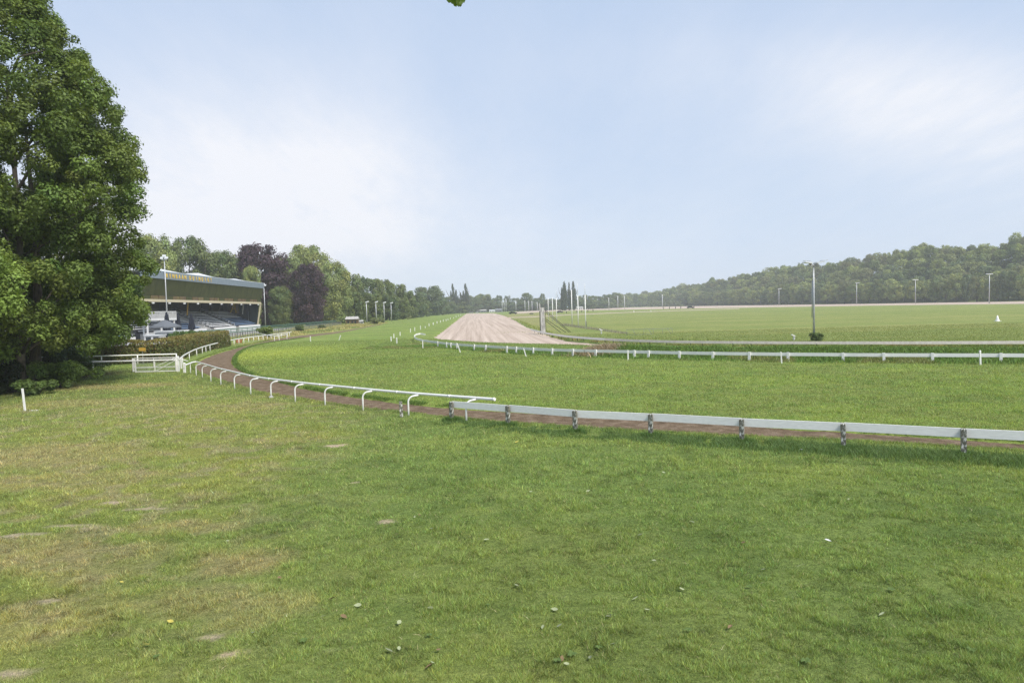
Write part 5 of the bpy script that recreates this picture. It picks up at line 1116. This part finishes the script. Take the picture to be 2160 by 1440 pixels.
# open terrace at the near end and the neighbouring building
TE = empty('seating_terrace', G(118, 2, 0)); tag(TE, 'open stepped terrace of blue seats below the near end of the grandstand', 'terrace'); go = np.array(TE.location)
for r in range(8):
    gb('step', 'concrete', 100, 136.5, 1 + r * .9, 1.9 + r * .9, 0, .55 + r * .40, TE)
    mb = MB()
    for k in range(55): a = 100.3 + k * .65; gpl(mb, [(a,1.15+r*.9,.85+r*.4),(a+.52,1.15+r*.9,.85+r*.4),(a+.52,1.6+r*.9,.85+r*.4),(a,1.6+r*.9,.85+r*.4),(a,1.15+r*.9,.95+r*.4),(a+.52,1.15+r*.9,.95+r*.4),(a+.52,1.66+r*.9,1.25+r*.4),(a,1.66+r*.9,1.25+r*.4)])
    mb.build('seat_row', M['seatblue' if r < 5 else 'seatwhite'], TE)
gb('front_wall', 'whitewall', 100, 137, .4, .7, 0, .8, TE); gb('front_railing', 'galv', 100, 137, .5, .55, 1.3, 1.36, TE)
for k in range(13): gb('railing_post', 'galv', 100 + k * 3, 100.08 + k * 3, .5, .56, .8, 1.3, TE)
gb('side_wall', 'whitewall', 99.3, 100, .4, 8.4, 0, 2.6, TE)
p = D(0, 700, 88); t = empty('side_pavilion', (p[0] - 5, 88, 0)); tag(t, 'white open stair building with a grey roof glimpsed past the trunks at the far left', 'building')
MB().box(-9, 8, 1, 1.3, 0, 3.6).build('wall', M['whitewall'], t); MB().hexa([(-9, -2, 4.6), (8.5, -2, 3.6), (8.5, 4, 3.6), (-9, 4, 4.6), (-9, -2, 4.9), (8.5, -2, 3.9), (8.5, 4, 3.9), (-9, 4, 4.9)]).build('roof', M['grey'], t)
for k in range(6): MB().bar((-6 + k * .0, -.5 + k * .3, 3.6 - k * .35), (7.5, -.5 + k * .3, 1.7 - k * .32), .10, .10).build('handrail', M['galv'], t)
for x in (-8, -2, 4, 8): MB().box(x - .1, x + .1, -1.5, -1.3, 0, 3.7).build('post', M['whitewall'], t)
# forecourt, low walls, huts, parasols
go = np.zeros(3); mb = MB(); gpl(mb, [(84,-16,-.2),(216,-9.5,-.2),(216,1,-.2),(84,9,-.2),(84,-16,.03),(216,-9.5,.03),(216,1,.03),(84,9,.03)]); o = mb.build('forecourt', M['paving']); tag(o, kind='structure')
def gobj(name, label, cat, t_, s_, z=0): e_ = empty(name, G(t_, s_, z), -ang); tag(e_, label, cat); return e_
def at(px, py, z=0.0): return U(px, py, z)
def parasol(px, yt, Y, label):
    q_ = D(px, yt, Y); t = empty('closed_parasol', (q_[0], Y, 0)); tag(t, label, 'parasol', 'closed navy parasols on the forecourt'); h = q_[2]
    MB().tube([(0, 0, 0), (0, 0, h)], .05, 8).build('pole', M['galv'], t); MB().box(-.45, .45, -.45, .45, 0, .12).build('base', M['concrete'], t)
    mb = MB(); V = []; seg = 16; prof = [(.30, 1.55), (.50, 1.75), (.55, 2.2), (.42, 3.0), (.30, h - 1.0), (.14, h - .25), (.03, h)]
    for i, (r, z) in enumerate(prof):
        for k in range(seg): a = 2 * math.pi * k / seg; q = r * (1 + (.22 if k % 2 else -.16)); V.append((q * math.cos(a), q * math.sin(a), z + (.12 if k % 2 and i == 0 else 0)))
    mb.add(V, [(i * seg + k, i * seg + (k + 1) % seg, (i + 1) * seg + (k + 1) % seg, (i + 1) * seg + k) for i in range(6) for k in range(seg)]); mb.build('canopy', M['navy'], t)
    mb = MB(); mb.tube([(0, 0, 2.62), (0, 0, 2.72)], .53, 12); mb.build('strap', M['navy'], t)
parasol(351, 657, 137, 'closed navy parasol right beside the tallest lamp post'); parasol(374.5, 659, 150, 'closed navy parasol before the near block of white seats'); parasol(403, 660, 142, 'closed navy parasol furthest right, before the blue seats')
q_ = D(348, 674, 132); t = empty('open_parasol', (q_[0], 132, 0)); tag(t, 'open grey parasol behind the lamp post on the forecourt', 'parasol'); h = q_[2]; seg = 8
MB().tube([(0, 0, 0), (0, 0, h)], .05, 8).build('pole', M['dark'], t); MB().box(-.5, .5, -.5, .5, 0, .15).build('base', M['concrete'], t)
mb = MB(); V = [(0, 0, h)] + [(2.75 * math.cos(6.283 * k / 8 + .39), 2.75 * math.sin(6.283 * k / 8 + .39), h - 1.25) for k in range(8)] + [(2.75 * math.cos(6.283 * k / 8 + .39), 2.75 * math.sin(6.283 * k / 8 + .39), h - 1.5) for k in range(8)]
mb.add(V, [(0, 1 + k, 1 + (k + 1) % 8) for k in range(8)] + [(1 + k, 9 + k, 9 + (k + 1) % 8, 1 + (k + 1) % 8) for k in range(8)]); mb.build('canopy', M['greycanvas'], t)
for k in range(8): MB().tube([(0, 0, h - .9), (2.7 * math.cos(6.283 * k / 8 + .39), 2.7 * math.sin(6.283 * k / 8 + .39), h - 1.28)], .025, 5).build('rib', M['dark'], t)
def hut(px, pyb, Y, w, h, label, m='whitewall', win=2):
    x = D(px, pyb, Y)[0]; t = empty('ticket_hut', (x, Y, 0)); tag(t, label, 'hut', 'white huts on the forecourt'); MB().box(-w / 2, w / 2, 0, 2.2, 0, h).build('wall', M[m], t); MB().box(-w / 2 - .15, w / 2 + .15, -.2, 2.35, h, h + .14).build('roof', M['roofwhite'], t)
    for k in range(win): xx = -w / 2 + w * (k + .5) / win; MB().box(xx - w * .17, xx + w * .17, -.05, 0, h * .32, h * .82).build('window', M['darkglass'], t)
hut(352, 706, 128, 4.2, 1.75, 'white hut with dark square windows behind the tallest lamp post', win=3); hut(321, 712, 124, 2.6, 1.2, 'small white hut left of the tallest lamp post')
for i, (px, w) in enumerate([(372, 1.9), (392, 2.0), (407, 2.0), (426, 1.5)]):
    x = D(px, 706, 122 + i)[0]; shrub('potted_shrub', 'rounded green planter shrub on the forecourt, %s from the left' % ordw(i), x, 122 + i, .3, w, 1.9, (.10, .17, .035), 'planter shrubs before the grandstand', n=14, per=110, leaf=.10)
for i, (px, py) in enumerate([(333, 711), (341, 712)]):
    x, y, _ = D(px, py, 118); t = empty('cafe_table', (x, 118, 0)); tag(t, 'dark cafe table by the white hut, %s one' % ('left' if i == 0 else 'right'), 'table', 'dark tables on the forecourt')
    MB().box(-.55, .55, -.4, .4, .95, 1.0).build('tabletop', M['dark'], t); MB().box(-.04, .04, -.04, .04, 0, .95).build('leg', M['dark'], t); MB().box(-.3, .3, -.3, .3, 0, .04).build('foot', M['dark'], t)
# ------------------------------------------------------------------ fallen leaves, twigs, mushrooms of the lawn
LF = [(1240,1038,'p'),(1480,1048,'y'),(1460,1104,'g'),(1568,1148,'b'),(1746,1146,'w'),(1380,1186,'p'),(1438,1246,'p'),(1340,1266,'p'),(950,1236,'b'),(940,1248,'p'),(1090,1239,'g'),(908,1288,'g'),(842,1318,'p'),(725,1306,'b'),(755,1282,'p'),(925,1376,'b'),(905,1412,'b'),(912,1404,'p'),(842,1374,'p'),(820,1378,'g'),(1284,1306,'g'),(1180,1326,'g'),(1170,1290,'p'),(1185,1397,'b'),(1195,1407,'p'),(1287,1302,'g'),(1294,1366,'p'),(1060,1228,'p'),(1026,1140,'p'),(985,1104,'p'),(910,1118,'g'),(884,1088,'b'),(875,1092,'p'),(850,1096,'p'),(775,968,'p'),(1270,962,'p'),(1055,920,'w'),(755,886,'y'),(584,1158,'y'),(480,1142,'p'),(257,1229,'y'),(360,1316,'y'),(150,1341,'p'),(310,1365,'y'),(535,1342,'g'),(682,1306,'p'),(700,1268,'b'),(1700,1240,'p'),(1610,1205,'g'),(1860,1300,'p'),(1540,1330,'b'),(1660,1297,'p'),(1985,1215,'p'),(1790,1060,'p'),(1930,1085,'p'),(1365,1290,'p'),(1090,935,'y'),(1400,1000,'p'),(1690,952,'w'),(2090,965,'y'),(1145,1330,'p'),(1245,1395,'g'),(590,1222,'b'),(420,1240,'p'),(1120,1040,'p'),(1350,1130,'g')]
LC = {'p': ((.32, .35, .20), 'pale green'), 'y': ((.50, .42, .10), 'yellow'), 'g': ((.20, .22, .13), 'grey green'), 'b': ((.20, .14, .075), 'brown curled'), 'w': ((.58, .58, .55), 'whitish')}
def leafmat(k):
    m = bpy.data.materials.new('fallen_' + k); m.use_nodes = True; b = m.node_tree.nodes['Principled BSDF']; b.inputs['Base Color'].default_value = LC[k][0] + (1,); b.inputs['Roughness'].default_value = .9; b.inputs['Specular IOR Level'].default_value = .15; return m
LM = {k: leafmat(k) for k in LC}; LMe = {}
for k in LC:
    for v in range(3):
        mb = MB(); pts = [(-1, 0), (-.55, .5), (.1, .62), (.6, .35), (1.1, 0), (.6, -.35), (.1, -.62), (-.55, -.5)]; cz = rng.uniform(.1, .5)
        V = [(a, b, cz * abs(b) + .12 * a * a) for a, b in pts] + [(0, 0, 0)]; mb.add(V, [(8, i, (i + 1) % 8) for i in range(8)])
        me = bpy.data.meshes.new('fallen_leaf'); me.from_pydata(mb.v, [], mb.f); me.update(); me.materials.append(LM[k]); LMe[(k, v)] = me
for i, (px, py, k) in enumerate(LF):
    p = U(px, py); o = bpy.data.objects.new('fallen_leaf', LMe[(k, i % 3)]); link(o); s = rng.uniform(.038, .062) * (1.3 if py < 1000 else 1); o.scale = (s, s * rng.uniform(.7, 1), s); o.location = (p[0], p[1], gz(p[0], p[1]) + .045); o.rotation_euler = (rng.uniform(-.5, .5), rng.uniform(-.4, .4), rng.uniform(0, 6.28))
    tag(o, '%s fallen leaf lying on the foreground lawn' % LC[k][1], 'leaf', '%s fallen leaves scattered over the lawn' % LC[k][1])
# broad leaved weeds
wm_ = mat('weed_leaf', (.105, .165, .032), .7, .35, 30)
WD = [(1205,1388,.11),(1175,1400,.08),(1262,1372,.08),(1450,1335,.09),(905,1345,.07),(640,1360,.09),(1700,1400,.10),(1880,1250,.08),(1030,1280,.06),(330,1390,.08),(1580,1240,.07),(2050,1380,.09)]
order = sorted(range(len(WD)), key=lambda i: WD[i][0]); rank = {i: k for k, i in enumerate(order)}
for i, (px, py, s_) in enumerate(WD):
    p = U(px, py); t = empty('weed_plant', (p[0], p[1], gz(p[0], p[1]) + .015)); tag(t, 'low broad leaved weed rosette in the foreground grass, %s from the left' % ordw(rank[i]), 'weed', 'weed rosettes in the foreground grass'); n = 7
    for k in range(n):
        a = 6.283 * k / n + rng.uniform(-.3, .3); L = s_ * rng.uniform(.5, .85); ca, sa = math.cos(a), math.sin(a); mb = MB(); V = []
        for u, w_, h_ in ((.08, .06, .0), (.45, .26, .28), (.8, .22, .30), (1.0, .02, .18)):
            for sg in (-1, 1): V.append((ca * u * L - sa * w_ * L * sg, sa * u * L + ca * w_ * L * sg, h_ * L + .02 + .05 * L * abs(sg)))
        mb.add(V, [(0, 2, 3, 1), (2, 4, 5, 3), (4, 6, 7, 5)], True); mb.build('leaf', wm_, t)
# ------------------------------------------------------------------ hazy air
HZD = .00029
mb = MB(); mb.box(-1650, 1650, -75, 2080, -1.6, 75); hz = mb.build('haze', None)
m = bpy.data.materials.new('haze'); m.use_nodes = True; n_ = m.node_tree; n_.nodes.remove(n_.nodes['Principled BSDF']); v = n_.nodes.new('ShaderNodeVolumePrincipled'); v.inputs['Density'].default_value = HZD; v.inputs['Color'].default_value = (.93, .96, 1.0, 1)
n_.links.new(v.outputs[0], n_.nodes['Material Output'].inputs['Volume']); hz.data.materials.append(m); tag(hz, kind='stuff', label='thin blue haze of the far air over the whole racecourse')
